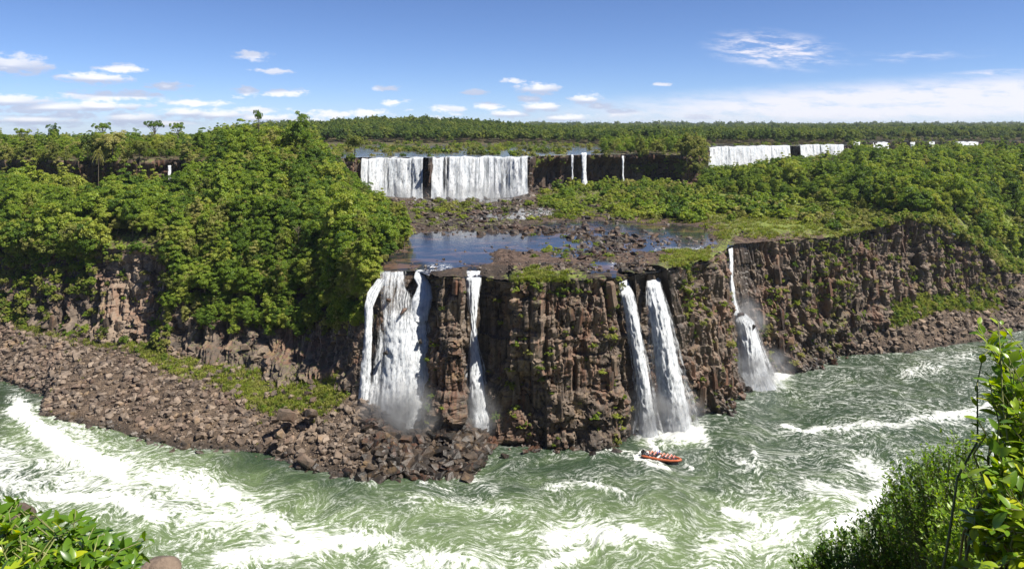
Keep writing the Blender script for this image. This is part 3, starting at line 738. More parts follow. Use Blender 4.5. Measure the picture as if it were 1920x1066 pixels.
# ------------------------------------------------------------------ banks: waterline (px, py)  ->  cliff foot (px, py, Y)
BANKL = [(-420,680,-420,560,284),(-200,692,-200,575,268),(0,712,0,588,258),(90,742,100,604,252),(78,782,160,622,246),(190,802,240,636,240),(330,838,330,645,233),(430,843,420,672,221),
         (500,850,500,692,213),(560,873,570,694,206),(640,889,640,700,198),(720,898,700,745,190),(800,893,755,790,188),(888,895,820,785,187),(905,858,872,792,186),(926,832,930,815,188)]
BANKR = [(1440,703,1440,700,237),(1500,690,1500,680,246),(1570,666,1570,655,260),(1640,663,1640,590,268),(1700,660,1700,550,276),(1760,650,1760,545,284),(1830,640,1830,550,292),(1900,622,1900,565,300),(1990,606,1990,585,320),(2150,590,2150,575,335)]
def strip(st, name, step, label, green_fn, n=54):
    W = np.array([ground(a, b, 0.0) for a, b, *_ in st]); C = np.array([at(*r[2:]) for r in st])
    u = np.concatenate([[0], np.cumsum(np.linalg.norm(np.diff(((W + C) / 2)[:, :2], axis=0), axis=1))])
    s = np.arange(0, u[-1], step)
    w_ = np.stack([np.interp(s, u, W[:, k]) for k in range(3)], 1); c_ = np.stack([np.interp(s, u, C[:, k]) for k in range(3)], 1)
    tt = np.concatenate([[-0.22], np.linspace(-0.08, 1.12, n)])
    V = w_[:, None] + (c_ - w_)[:, None] * tt[None, :, None]
    prof = np.where(tt > 0, np.abs(tt) ** 0.85, tt * 1.0)
    V[..., 2] = c_[:, None, 2] * prof[None] + np.minimum(tt, 0)[None] * 6
    V[..., 2] += (0.9 * fbm(V[..., 0] / 5, V[..., 1] / 5, 4, .6) - .2) * sstep(-.05, .15, tt)[None]
    PX = CX + F * V[..., 0] / V[..., 1]; PY = CY + F * (HC - V[..., 2]) / V[..., 1]
    g = green_fn(PX, PY); wet = sstep(1.1, 0.1, V[..., 2])
    me = mk_mesh(name, V, grid_faces(*V.shape[:2]), M['bank'], {'moss': g.ravel(), 'wet': wet.ravel()}, False)
    o = link(name, me, kind='structure', label=label)
    return o, V, PX, PY, g
def gl(px, py):
    g = -0.16 + 0.13 * sstep(730, 640, py)
    for pts, wd, st in (([(250,640),(310,680),(380,690)],22,.62),([(400,690),(450,720),(520,745)],28,.8),([(440,680),(480,700)],14,.6),([(500,745),(600,740),(650,715)],30,.95),([(-100,560),(30,570),(60,600)],30,.9),([(600,770),(630,745)],14,.7),([(330,700),(420,705)],14,.55),([(150,640),(230,655)],12,.4),([(550,700),(640,690)],16,.6),([(60,620),(140,640)],12,.4),([(470,760),(560,755)],12,.5)):
        g = np.maximum(g, st * np.exp(-(seg_dist(px, py, pts) / wd) ** 2) - .15)
    return g
def gr(px, py):
    g = -0.25 * np.ones_like(px)
    for pts, wd, st in (([(1690,590),(1760,560),(1860,560)],24,.95),([(1640,610),(1700,600)],14,.6)):
        g = np.maximum(g, st * np.exp(-(seg_dist(px, py, pts) / wd) ** 2) - .15)
    return g
bankL = strip(BANKL, 'bank', 0.7, 'stony left river bank strewn with brown boulders below the headland', gl)
bankR = strip(BANKR, 'bank', 0.7, 'rocky right bank with green scrub below the cliff', gr, 36)

# ------------------------------------------------------------------ near bank under the viewpoint
def near_h(X, Y):
    z = 76.9 - 0.74 * Y - 0.5 * sstep(0, 3, Y)
    z = z + 0.55 * np.maximum(0, X - 2.5) * sstep(1, 10, Y) * np.exp(-np.maximum(Y - 22, 0) / 14)
    z = z + 0.10 * np.maximum(0, -X - 2.0) * sstep(1, 5, Y) * np.exp(-np.maximum(Y - 10, 0) / 10)
    return np.maximum(z + 0.35 * fbm(X / 3, Y / 3, 3), -4.0)
def build_near():
    xs = np.sign(np.linspace(-1, 1, 160)) * np.abs(np.linspace(-1, 1, 160)) ** 1.7 * 190
    ys = -8 + (np.linspace(0, 1, 110) ** 1.6) * 122
    X, Y = np.meshgrid(xs, ys, indexing='ij')
    z = near_h(X, Y)
    me = mk_mesh('near_bank', np.stack([X, Y, z], -1), grid_faces(*X.shape), M['bank'], {'moss': np.full(X.size, 0.35), 'wet': np.zeros(X.size)}, False)
    link('terrain', me, kind='structure', label='steep near slope under the viewpoint')
build_near()
# ------------------------------------------------------------------ rocks
def rock_hull(seed, sx=1., sy=1., sz=.75, n=11, boxy=.55):
    rg = np.random.RandomState(seed)
    p = rg.normal(size=(n, 3)); p /= np.linalg.norm(p, axis=1)[:, None]
    q = np.clip(p * 1.6, -1, 1); p = (p * (1 - boxy) + q * boxy) * rg.uniform(.85, 1.1, (n, 1)) * (sx, sy, sz) * .5
    bm = bmesh.new()
    for v in p: bm.verts.new(v)
    r = bmesh.ops.convex_hull(bm, input=bm.verts)
    bmesh.ops.delete(bm, geom=[g for g in r['geom_interior'] if isinstance(g, bmesh.types.BMVert)], context='VERTS')
    bmesh.ops.triangulate(bm, faces=bm.faces)
    bmesh.ops.recalc_face_normals(bm, faces=bm.faces)
    bm.verts.index_update()
    V = np.array([v.co[:] for v in bm.verts]); Fc = np.array([[v.index for v in f.verts] for f in bm.faces]); bm.free()
    return V, Fc
HULLS = [rock_hull(100 + i, 1, 1 * (.7 + .06 * i), .62 + .05 * (i % 4), 15) for i in range(10)]
BM = [mk_mesh('boulder', *h, M['boulder']) for h in HULLS]
WM = [mk_mesh('wet_boulder', *h, M['wetrock']) for h in HULLS]
DM = [mk_mesh('dark_boulder', *h, M['darkrock']) for h in HULLS]
def joined_rocks(name, P, S, mat, parent, rg, wet=None):
    Vs, Fs, ts, ws, off = [], [], [], [], 0
    for i, (p, s_) in enumerate(zip(P, S)):
        V, Fc = HULLS[rg.randint(10)]
        e = Matrix.Rotation(rg.uniform(0, 6.28), 3, 'Z') @ Matrix.Rotation(rg.normal() * .4, 3, 'X')
        Vs.append((V * s_) @ np.array(e).T + p); Fs.append(Fc + off); off += len(V)
        ts.append(np.full(len(V), rg.rand())); ws.append(np.full(len(V), 0. if wet is None else wet[i]))
    me = mk_mesh(name, np.concatenate(Vs), np.concatenate(Fs), mat, {'tint': np.concatenate(ts), 'wet': np.concatenate(ws)})
    return link(name, me, parent, kind='stuff')
def bank_rocks(bank, n, big, seed, wetfn, keep, smin=.35, smax=2.0):
    o, V, PX, PY, g = bank
    rg = np.random.RandomState(seed)
    ns, nt, _ = V.shape
    P, S, Wt = [], [], []
    i = rg.randint(0, ns - 1, n); j = rg.randint(2, nt - 3, n)
    for a, b in zip(i, j):
        px, py = PX[a, b], PY[a, b]
        if rg.rand() > keep(px, py, g[a, b]): continue
        p = V[a, b] + (V[a + 1, b + 1] - V[a, b]) * rg.rand()
        s_ = smin + (smax - smin) * rg.rand() ** 4.2
        wt = wetfn(px, py)
        if p[2] < .55 + .5 * rg.rand(): wt = 1.0
        if wetfn(px, py) > .6: s_ = min(s_ * 1.5, 3.6)
        P.append(p + np.array([0, 0, s_ * .12])); S.append(s_); Wt.append(wt)
    P, S, Wt = np.array(P), np.array(S), np.array(Wt)
    px = CX + F * P[:, 0] / P[:, 1]
    vis = S / P[:, 1] * ((px > -20) & (px < 1940))
    order = np.argsort(-vis)
    if n > 5000:
        k = order[:46]; S[k] = np.maximum(S[k], rg.uniform(2.0, 3.8, 46))
    for k in order[:big]:
        q = (WM if Wt[k] > .5 else BM)[rg.randint(10)]
        link('boulder', q, o, P[k], (rg.normal() * .4, rg.normal() * .4, rg.uniform(0, 6.28)), (S[k] * rg.uniform(.9, 1.35), S[k], S[k] * rg.uniform(.75, 1.05)))
    rest = order[big:]
    joined_rocks('rubble', P[rest], S[rest], M['rubble'], o, rg, Wt[rest])
def wetL(px, py): return float(np.clip(sstep(640, 720, px) * sstep(740, 800, py) + sstep(0, 1, (py - 880) / 14.), 0, 1))
def keepL(px, py, g): return 1.0 if g < 0.15 else .25
bank_rocks(bankL, 14500, 288, 5, wetL, keepL, .36, 2.5)
bank_rocks(bankR, 4200, 200, 6, lambda px, py: float(px < 1560), lambda px, py, g: .9 if g < 0.15 else .12, .5, 3.2)
# broken stones along the foot of the cliff
def toe():
    rg = np.random.RandomState(8)
    ns_, nt_ = CPX.shape; n = 0
    while n < 95:
        a = rg.randint(ns_); col = CV[a, :, 2]; b = int(np.argmin(np.abs(col - 0.4))); p = CV[a, b]; px = CPX[a, b]
        if not 950 < px < 1620 or abs(p[2] - .4) > 1.5: continue
        s_ = rg.uniform(.7, 2.6); o = COUT[a] * rg.uniform(-.3, 2.4)
        link('boulder', WM[rg.randint(10)], cliff, (p[0] + o[0], p[1] + o[1], rg.uniform(-.3, 1.2 if px > 1280 else .3)), (rg.normal() * .5, rg.normal() * .5, rg.uniform(0, 6.28)), (s_ * 1.3, s_, s_)); n += 1
toe()
for (px, py, Y, s_, k) in ((729,562,192.6,(2.2,1.8,1.5),1),(757,582,191.0,(2.8,2.0,1.5),4),(714,600,190.6,(1.6,1.6,2.4),6),(788,640,188.4,(1.3,1.4,2.0),2),(722,660,188.6,(1.3,1.4,2.4),7),(1388,590,229.2,(2.6,2.4,1.6),3),(1412,612,227.6,(2.0,1.8,1.6),5)):
    link('boulder', WM[k], cliff, at(px, py, Y), (.2 * k, .1 * k, k), s_)
# the few great blocks one notices
def block(px, py, Y, s, mesh, rot=(0, 0, 0), parent=None):
    return link('boulder', mesh, parent, at(px, py, Y), rot, s)
for (px, py, Y, s, k, rot) in ((538,778,184,(5.4,4.2,5.0),0,(.1,.2,.4)),(528,812,179,(3.2,2.6,2.2),3,(.2,0,1)),(585,772,184,(4.2,3.4,3.4),5,(0,.3,2)),(572,862,172,(5.4,2.8,2.6),2,(.2,.3,-.5)),
                               (460,650,219,(3.4,2.4,3.),4,(0,.2,.3)),(300,640,238,(2.8,2.2,2.2),6,(.3,0,1.))):
    block(px, py, Y, s, BM[k], rot, bankL[0])
for (px, py, Y, s, k, rot) in ((700,858,173,(6.5,4.5,3.8),1,(.2,.1,.3)),(745,880,170,(4.4,3.4,2.4),7,(.1,.3,1.2)),(800,880,170,(4.6,3.,3.2),4,(.3,.2,2.2)),(835,868,173,(4.2,3.4,3.0),2,(.1,.4,.8)),
                               (775,838,178,(4.4,3.2,3.2),6,(0,.2,.2)),(725,830,180,(4.6,3.6,3.2),9,(.3,0,2.6)),(892,815,183,(4.6,4.2,5.0),8,(.2,.2,.5)),(865,845,178,(3.2,2.6,2.2),5,(0,0,1)),
                               (950,855,178,(3.6,1.6,1.3),3,(.1,.5,.5)),(985,845,180,(2.4,1.6,1.3),0,(.1,.2,.9)),(660,838,180,(4.6,3.6,3.),3,(.2,.2,1.)),(870,882,171,(3.,2.4,2.4),0,(.4,.1,.3)),(812,905,166,(1.8,1.2,.7),2,(0,0,.4))):
    block(px, py, Y, s, WM[k], rot, bankL[0])

# basalt columns standing proud of the cliff face, each a piece of its own
def prism(seed, n=6):
    rg = np.random.RandomState(seed)
    th = np.sort((np.arange(n) + rg.uniform(-.25, .25, n)) * 2 * np.pi / n)
    r0 = rg.uniform(.42, .56, n)
    V = []
    for k, (z, sc, sh) in enumerate(((-.5, 1.08, 0), (-.1, 1.0, .05), (.34, .98, -.04), (.5, .72, .0))):
        tilt = rg.uniform(-.07, .07, 2)
        for t_, r_ in zip(th, r0):
            r2 = r_ * sc * rg.uniform(.93, 1.07)
            V.append((r2 * math.cos(t_) + sh, r2 * math.sin(t_), z + (tilt[0] * math.cos(t_) + tilt[1] * math.sin(t_)) * (k > 0)))
    Fc = []
    for a in range(3):
        for k in range(n):
            k2 = (k + 1) % n
            Fc += [(a * n + k, a * n + k2, (a + 1) * n + k2), (a * n + k, (a + 1) * n + k2, (a + 1) * n + k)]
    for k in range(1, n - 1): Fc += [(3 * n, 3 * n + k, 3 * n + k + 1), (0, k + 1, k)]
    return np.array(V), np.array(Fc)
PRM = [mk_mesh('basalt_column', *prism(i, 5 + i % 2), M['column']) for i in range(8)]
def columns():
    rg = np.random.RandomState(12)
    ns, nt = CPX.shape; made = 0
    cand = []
    while made < 110:
        a, b = rg.randint(ns), rg.randint(10, nt - 4)
        px = CPX[a, b]
        if not (815 < px < 1735 or 60 < px < 290): continue
        if any(abs(px - fx) < hw * 1.1 for fx, hw in FALL_PX): continue
        if px < 300 and rg.rand() > .5: continue
        p = CV[a, b] ; h = rg.uniform(1.2, 6.5); wd = rg.uniform(.9, 1.6) * (1 + .12 * h)
        if p[2] + h * .5 > CV[a, -1][2] - .3: continue
        off = COUT[a] * (wd * rg.uniform(-.34, .02))
        link('basalt_column', PRM[rg.randint(8)], cliff, (p[0] + off[0], p[1] + off[1], p[2]), (rg.normal() * .10, rg.normal() * .10, rg.uniform(0, 6.28)), (wd, wd * rg.uniform(.8, 1.2), h))
        made += 1
columns()

# dark stones on the shelf among the pools
def shelf_rocks():
    rg = np.random.RandomState(21)
    zones = [((860,395),90,28,330,(.9,3.4)),((960,390),70,14,140,(.9,3.0)),((830,430),60,10,70,(.6,1.8)),((1000,432),110,7,170,(.9,3.2)),((1205,506),45,9,60,(.6,2.0)),((1110,478),70,9,110,(.7,2.6)),((1060,500),60,8,60,(.5,1.6)),((990,470),110,14,90,(.3,1.0)),((900,415),70,14,80,(.7,2.2)),((1090,405),90,14,130,(.8,3.0)),((1140,445),90,14,130,(.8,3.0)),((1150,462),70,10,90,(.7,2.8)),
             ((1190,490),60,14,60,(.6,1.9)),((1250,450),80,10,40,(.6,1.8)),((1200,410),90,10,60,(.6,2.0)),((1080,380),110,14,80,(.7,2.6)),((930,500),160,8,70,(.4,1.2)),((1000,512),90,7,90,(.3,1.1)),((1090,505),70,8,60,(.5,1.5)),((1300,480),50,8,30,(.5,1.3)),((1240,360),70,12,40,(.7,2.6)),((1420,450),120,5,50,(.4,1.2)),((780,385),60,14,60,(.7,2.4))]
    P, S = [], []
    for (cx, cy_), rx, ry, n, (a, b) in zones:
        for _ in range(n):
            px = cx + rg.normal() * rx * .55; py = cy_ + rg.normal() * ry * .6
            if py < 372: continue
            Y = F * 38 / (py - CY)
            if Y < lowY(px) + 1 or Y > upY(px) - 2: continue
            X = (px - CX) * Y / F; z = float(max(shelf_h(np.array(X), np.array(Y)), 41.9))
            s_ = a + (b - a) * rg.rand() ** 2
            P.append((X, Y, z + s_ * .1)); S.append(s_)
    P, S = np.array(P), np.array(S); order = np.argsort(-S / P[:, 1])
    for k in order[:292]:
        link('boulder', DM[rg.randint(10)], shelf, P[k], (rg.normal() * .3, rg.normal() * .3, rg.uniform(0, 6.28)), (S[k] * rg.uniform(1., 1.5), S[k], S[k] * rg.uniform(.7, 1.1)))
    rest = order[292:]
    joined_rocks('rubble', P[rest], S[rest], M['rubble'], shelf, rg, np.ones(len(rest)) * .8)
    return P, S
SRP, SRS = shelf_rocks()
# ------------------------------------------------------------------ plants
def unit(v): return v / (np.linalg.norm(v, axis=-1, keepdims=True) + 1e-9)
def leaf_cards(C, N, size, rg, wid=.62, droop=0.0, tint=None):
    n = len(C)
    t = unit(np.cross(N, rg.normal(size=(n, 3)))); t[:, 2] -= droop; t = unit(t)
    b = unit(np.cross(N, t))
    s_ = size * rg.uniform(.65, 1.35, (n, 1))
    V = np.stack([C - t * s_ * .5, C + b * s_ * wid * .5, C + t * s_ * .5, C - b * s_ * wid * .5], 1).reshape(-1, 3)
    Fc = np.arange(n * 4).reshape(n, 4)
    return V, Fc, (rg.rand(n) if tint is None else tint)
def crown(seed, Rr, cz, ncl, per, leaf, droop=.25, low=-.45, cr=(.15, .34), flat=False):
    rg = np.random.RandomState(seed); Rr = np.array(Rr, float); m = Rr.mean()
    d = unit(rg.normal(size=(ncl * 4, 3))); d = d[d[:, 2] > low - .3][:ncl]
    cc = d * Rr * rg.uniform(.40, 1.05, (len(d), 1)) * (1 + .22 * np.sin(3.1 * d[:, :1] + seed) + .15 * np.sin(5.3 * d[:, 1:2] + 2 * seed)) + (0, 0, cz)
    if flat: cc[:, 2] = cz + rg.uniform(-.5, .9, len(cc)) * Rr[2]
    Vs, Fs, Ts, off = [], [], [], 0
    for c in cc:
        r = m * rg.uniform(*cr); n = int(per * rg.uniform(.7, 1.3))
        o = unit(unit(rg.normal(size=(n, 3))) * .8 + (unit(c - (0, 0, cz - Rr[2] * .4)) * .55) + (0, 0, .25))
        sq = np.array([1, 1, .75])
        C = c + o * sq * r * rg.uniform(.62, 1.08, (n, 1))
        N = unit(o * .65 + rg.normal(size=(n, 3)) * .45 + (0, 0, .35))
        ct = rg.rand()
        V, Fc, T = leaf_cards(C, N, leaf, rg, .62, droop, np.clip(ct * .75 + rg.rand(n) * .35 - .05, 0, 1))
        Vs.append(V); Fs.append(Fc + off); Ts.append(T); off += len(V)
    n = ncl * 6                                    # inner leaves that close the crown
    o = unit(rg.normal(size=(n, 3))); C = o * Rr * rg.uniform(.1, .62, (n, 1)) + (0, 0, cz)
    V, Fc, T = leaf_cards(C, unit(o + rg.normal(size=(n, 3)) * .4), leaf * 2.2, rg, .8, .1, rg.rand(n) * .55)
    Vs.append(V); Fs.append(Fc + off); Ts.append(T)
    return np.concatenate(Vs), np.concatenate(Fs), np.concatenate(Ts), cc
def trunk(seed, cc, cz, h0, rad, limbs=5, lean=.4):
    rg = np.random.RandomState(seed)
    top = np.array([rg.normal() * lean, rg.normal() * lean, cz])
    pts = [np.array([0, 0, -1.2]), np.array([0, 0, 0.]), top * .35 + (0, 0, 0), top * .7 + rg.normal(size=3) * .2, top]
    L = [tube(pts, np.array([1.5, 1.1, .9, .75, .5]) * rad, 7)]
    for c in cc[rg.permutation(len(cc))[:limbs]]:
        f = rg.uniform(.55, .9); a = top * f
        L.append(tube([a, a * .5 + c * .5 + (0, 0, .35), c], np.array([.5, .35, .14]) * rad, 5))
    return join(L)
TREES = {}      # kind -> list of (crown mesh, trunk mesh, height, radius)
def add_tree(kind, seed, Rr, cz, ncl, per, leaf, mat='leaf', rad=.22, limbs=5, **kw):
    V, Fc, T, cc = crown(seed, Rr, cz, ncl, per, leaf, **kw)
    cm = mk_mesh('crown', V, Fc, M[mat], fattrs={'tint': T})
    tm = mk_mesh('trunk', *trunk(seed, cc, cz, 0, rad, limbs), M['bark'], smooth=True)
    TREES.setdefault(kind, []).append((cm, tm, cz + Rr[2], max(Rr[0], Rr[1])))
for i in range(5): add_tree('round', 300 + i, (4.2 + .3 * i, 4.3, 4.3 + .5 * (i % 3)), 6.2 + .5 * i, 72, 105, (.34, .48, .40, .58, .44)[i])
for i in range(3): add_tree('tall', 320 + i, (3.2, 3.3 + .2 * i, 6.2), 8.2 + .7 * i, 72, 95, .40 + .07 * i)
for i in range(2): add_tree('drape', 330 + i, (2.3, 2.4, 5.6), 6.4, 60, 90, .46, 'leaf_olive', droop=1.3, low=-.95)
for i in range(2): add_tree('olive', 340 + i, (3.8, 3.6, 3.2), 6.6, 60, 95, .38, 'leaf_olive')
for i in range(3): add_tree('spread', 350 + i, (5.2, 4.8, 1.3), 12.5 + i, 22, 120, .42, 'leaf', rad=.26, limbs=12, flat=True, cr=(.20, .34))
for i in range(3): add_tree('shrub', 360 + i, (2.1, 2.2, 1.5), 1.15, 22, 90, .30, 'leaf', rad=.07, low=-.5)
for i in range(2): add_tree('oshrub', 370 + i, (2.0, 1.8, 1.3), 1.0, 22, 90, .28, 'leaf_olive', rad=.07, low=-.5)
for i in range(3): add_tree('mound', 380 + i, (1.9, 1.7, .95), .45, 22, 90, .22, 'leaf_moss', rad=.06, low=-.15)
for i in range(3): add_tree('far', 390 + i, (4.3, 4.2, 3.9), 7.4, 30, 60, .80, 'leaf_far')
def palm_mesh(seed):
    rg = np.random.RandomState(seed); Vs, Fs, off = [], [], 0
    for k in range(22):
        a = rg.uniform(0, 6.28); e = rg.uniform(-.1, 1.1); L = rg.uniform(2.2, 3.0)
        d = np.array([math.cos(a) * math.cos(e), math.sin(a) * math.cos(e), math.sin(e)]); side = np.array([-math.sin(a), math.cos(a), 0])
        for q in np.linspace(.2, 1, 13):
            p = np.array([0, 0, 8.]) + d * L * q + np.array([0, 0, -1.5 * q * q])
            for sg in (-1, 1):
                tip = p + side * sg * (.75 * (1 - .45 * q)) + d * .35 + (0, 0, -.35)
                Vs += [p, p + d * .16, tip, tip - d * .05]; Fs.append((off, off + 1, off + 2, off + 3)); off += 4
    cm = mk_mesh('crown', np.array(Vs), np.array(Fs), M['leaf_olive'], fattrs={'tint': rg.rand(len(Fs))})
    tm = mk_mesh('trunk', *tube([(0, 0, -1), (.1, 0, 3), (.05, .1, 6), (0, 0, 8.1)], [.2, .15, .13, .12], 7), M['bark'], smooth=True)
    TREES.setdefault('palm', []).append((cm, tm, 9.5, 2.8))
for i in range(2): palm_mesh(i)

# instancer: one mass of plants too many to count
LIB = bpy.data.collections.new('plant_shapes')      # never linked to the scene
LIBID = {}
_all = [(k, i) for k in sorted(TREES) for i in range(len(TREES[k]))]
for idx, (k, i) in enumerate(_all):
    o = bpy.data.objects.new('shape_%03d' % idx, TREES[k][i][0]); LIB.objects.link(o); LIBID[(k, i)] = idx
def tuft_mesh(seed, n=16, h=.7):
    rg = np.random.RandomState(seed); V, Fc = [], []
    for k in range(n):
        a = rg.uniform(0, 6.28); b = np.array([rg.normal() * .22, rg.normal() * .22, -.05]); L = h * rg.uniform(.5, 1.2)
        out = np.array([math.cos(a), math.sin(a), 0]); sd = np.array([-out[1], out[0], 0]) * .05
        o = len(V)
        V += [b - sd, b + sd, b + out * L * .25 + (0, 0, L * .7) + sd * .8, b + out * L * .25 + (0, 0, L * .7) - sd * .8, b + out * L * .7 + (0, 0, L * .8)]
        Fc += [(o, o + 1, o + 2, o + 3), (o + 3, o + 2, o + 4, o + 4)]
    return np.array(V), np.array(Fc)
for i in range(3):
    V, Fc = tuft_mesh(i); idx = len(_all) + i
    tri = np.concatenate([Fc[0::2][:, [0, 1, 2]], Fc[0::2][:, [0, 2, 3]], Fc[1::2][:, [0, 1, 2]]])
    o = bpy.data.objects.new('shape_%03d' % idx, mk_mesh('tuft', V, tri, M['leaf_moss' if i == 0 else 'leaf_olive'], fattrs={'tint': np.random.RandomState(i).rand(len(tri))}))
    LIB.objects.link(o); LIBID[('tuft', i)] = idx
def gn_group():
    ng = bpy.data.node_groups.new('scatter', 'GeometryNodeTree')
    ng.interface.new_socket('Geometry', in_out='INPUT', socket_type='NodeSocketGeometry')
    ng.interface.new_socket('Geometry', in_out='OUTPUT', socket_type='NodeSocketGeometry')
    n = ng.nodes; gi = n.new('NodeGroupInput'); go = n.new('NodeGroupOutput')
    ip = n.new('GeometryNodeInstanceOnPoints'); ci = n.new('GeometryNodeCollectionInfo')
    ci.inputs['Collection'].default_value = LIB; ci.inputs['Separate Children'].default_value = True; ci.inputs['Reset Children'].default_value = True
    def na(nm, ty):
        a = n.new('GeometryNodeInputNamedAttribute'); a.data_type = ty; a.inputs['Name'].default_value = nm
        return a.outputs['Attribute']
    l = ng.links
    l.new(gi.outputs[0], ip.inputs['Points']); l.new(ci.outputs[0], ip.inputs['Instance'])
    ip.inputs['Pick Instance'].default_value = True
    l.new(na('vid', 'INT'), ip.inputs['Instance Index'])
    l.new(na('rot', 'FLOAT_VECTOR'), ip.inputs['Rotation']); l.new(na('scl', 'FLOAT_VECTOR'), ip.inputs['Scale'])
    l.new(ip.outputs[0], go.inputs[0]); return ng
NG = gn_group()
def scatter(name, P, kinds, S, rot, label, category):
    P = np.asarray(P, np.float32); n = len(P)
    me = bpy.data.meshes.new(name); me.vertices.add(n); me.vertices.foreach_set('co', P.ravel())
    a = me.attributes.new('vid', 'INT', 'POINT'); a.data.foreach_set('value', np.array([LIBID[k] for k in kinds], np.int32))
    a = me.attributes.new('rot', 'FLOAT_VECTOR', 'POINT'); a.data.foreach_set('vector', np.asarray(rot, np.float32).ravel())
    a = me.attributes.new('scl', 'FLOAT_VECTOR', 'POINT'); a.data.foreach_set('vector', np.asarray(S, np.float32).ravel())
    o = link(name, me, kind='stuff', label=label, category=category)
    md = o.modifiers.new('scatter', 'NODES'); md.node_group = NG
    return o

# ---- where trees stand
rgT = np.random.RandomState(99)
TL = []     # (x, y, z, kind, variant, scale, zone)
def put(X, Y, z, kind, sc, zone): TL.append((X, Y, z, kind, rgT.randint(len(TREES[kind])), sc, zone))
def pick(w_): 
    ks = list(w_); p = np.array([w_[k] for k in ks], float); return ks[rgT.choice(len(ks), p=p / p.sum())]
def jit_grid(x0, x1, y0, y1, step):
    xs = np.arange(x0, x1, step); ys = np.arange(y0, y1, step)
    X, Y = np.meshgrid(xs, ys); X = X.ravel() + rgT.uniform(-.48, .48, X.size) * step; Y = Y.ravel() + rgT.uniform(-.48, .48, Y.size) * step
    return X, Y
# left headland and the wood left of it, on the shelf level
fb_py = np.array([380, 395, 420, 445, 460, 480, 500, 520, 545]); fb_px = np.array([640, 712, 750, 770, 772, 752, 724, 700, 680])
X, Y = jit_grid(-330, -15, 190, 384, 3.7)
px = CX + F * X / Y; py = shelf_py(Y)
for x, y, p, q in zip(X, Y, px, py):
    if p < -220 or p > np.interp(q, fb_py, fb_px) or y < lowY(p) + .5 or y > upY(p) - 7: continue
    z = float(shelf_h(np.array(x), np.array(y)))
    edge = np.interp(q, fb_py, fb_px) - p
    scar = 175 < p < 300 and y < lowY(p) + 7
    if scar:
        if rgT.rand() < .5: put(x, y, z, pick({'shrub': 1, 'oshrub': 1.5}), rgT.uniform(.4, .8), 'wall')
        continue
    if p > 330:
        kind = pick({'round': 4.2, 'tall': 2.2, 'drape': 2.2, 'olive': 2.2, 'palm': .8}); sc = rgT.uniform(.5, 1.0) + .35 * rgT.rand() ** 4
        if edge < 45: sc *= .62
        elif edge < 100: sc *= .82
        zone = 'headland'
    else:
        kind = pick({'round': 5, 'tall': 1.4, 'olive': 1.0, 'drape': .5, 'palm': .25}); sc = rgT.uniform(.5, 1.0) + .4 * rgT.rand() ** 4; zone = 'flat'
        if y > upY(p) - 40: sc *= .72
        if y < lowY(p) + 9: sc *= .7
    put(x, y, z, kind, sc, zone)
# trees hugging the steep headland slope
ns, nt = CPX.shape
for _ in range(7000):
    a, b = rgT.randint(ns), rgT.randint(0, nt)
    p, t_ = CPX[a, b], CTT[a, b]
    if not (312 < p < 690): continue
    lo = np.interp(p, [312, 420, 520, 620, 660, 690], [.16, .12, .14, .20, .34, .60])
    if t_ < lo + .12 * rgT.rand(): continue
    v = CV[a, b]
    put(v[0], v[1], v[2], pick({'round': 4, 'tall': 1.4, 'drape': 2.2, 'olive': 1.6, 'shrub': 1.5, 'palm': .2}), rgT.uniform(.5, .92) * (1 if t_ > lo + .3 else .62), 'slope')
for _ in range(11000):                       # scrub on the left rock wall
    a, b = rgT.randint(ns), rgT.randint(0, nt); p, t_ = CPX[a, b], CTT[a, b]
    if not (-100 < p < 330): continue
    if 175 < p < 300 and t_ < .97 and rgT.rand() > .10: continue
    if 60 < p < 180 and t_ < .4 and rgT.rand() > .2: continue
    if p < 60 and t_ < .5 and rgT.rand() > .5: continue
    v = CV[a, b]; put(v[0], v[1], v[2], pick({'shrub': 3, 'oshrub': 3}) if t_ < .75 or 170 < p < 300 else pick({'shrub': 2, 'oshrub': 1, 'olive': 1.2, 'round': 2}), rgT.uniform(.5, 1.15) * (.75 if t_ < .75 else 1), 'wall')
# right hand forest
X, Y = jit_grid(20, 420, 268, 640, 4.6)
px = CX + F * X / Y; py = shelf_py(Y)
for x, y, p, q in zip(X, Y, px, py):
    if p > 2080 or p < 1215 or y < lowY(p) + 3 or y > upY(p) - 8: continue
    front = lowY(p) + 7 if p > 1735 else np.interp(p, [1215, 1300, 1400, 1480, 1560, 1650, 1720, 1800, 1900, 2100], [395, 405, 388, 360, 345, 312, 292, 298, 312, 340])
    if y < front: continue
    if 1862 < p and 328 < y < 345 and rgT.rand() < .6: continue
    z = float(shelf_h(np.array(x), np.array(y)))
    kind = pick({'round': 4.6, 'tall': 2.2, 'drape': .9, 'olive': .9}); sc = rgT.uniform(.55, 1.0) + .3 * rgT.rand() ** 3
    if p > 1735 and y < lowY(p) + 14: sc *= .42
    if y < front + 26 and p < 1640: sc *= .62
    if p < 1300: sc *= .7
    lim = np.interp(p, [1215, 1300, 1325, 1400, 1480, 1500, 1580, 1600, 1660, 1700, 1920, 2100], [375, 350, 318, 313, 301, 298, 294, 276, 285, 279, 276, 272]) + rgT.uniform(-3, 12)
    zmax = HC - (lim - CY) * y / F; hh = TREES[kind][0][2]
    if z + hh * sc > zmax: sc = (zmax - z) / hh
    if sc < .22: continue
    put(x, y, z, kind, sc, 'right')
    if y < front + 40 and (p < 1735 or y > front + 6): put(x + rgT.normal() * 2, y - 3, float(shelf_h(np.array(x), np.array(y - 3.))), pick({'shrub': 1, 'oshrub': 1}), rgT.uniform(.8, 1.4), 'right')
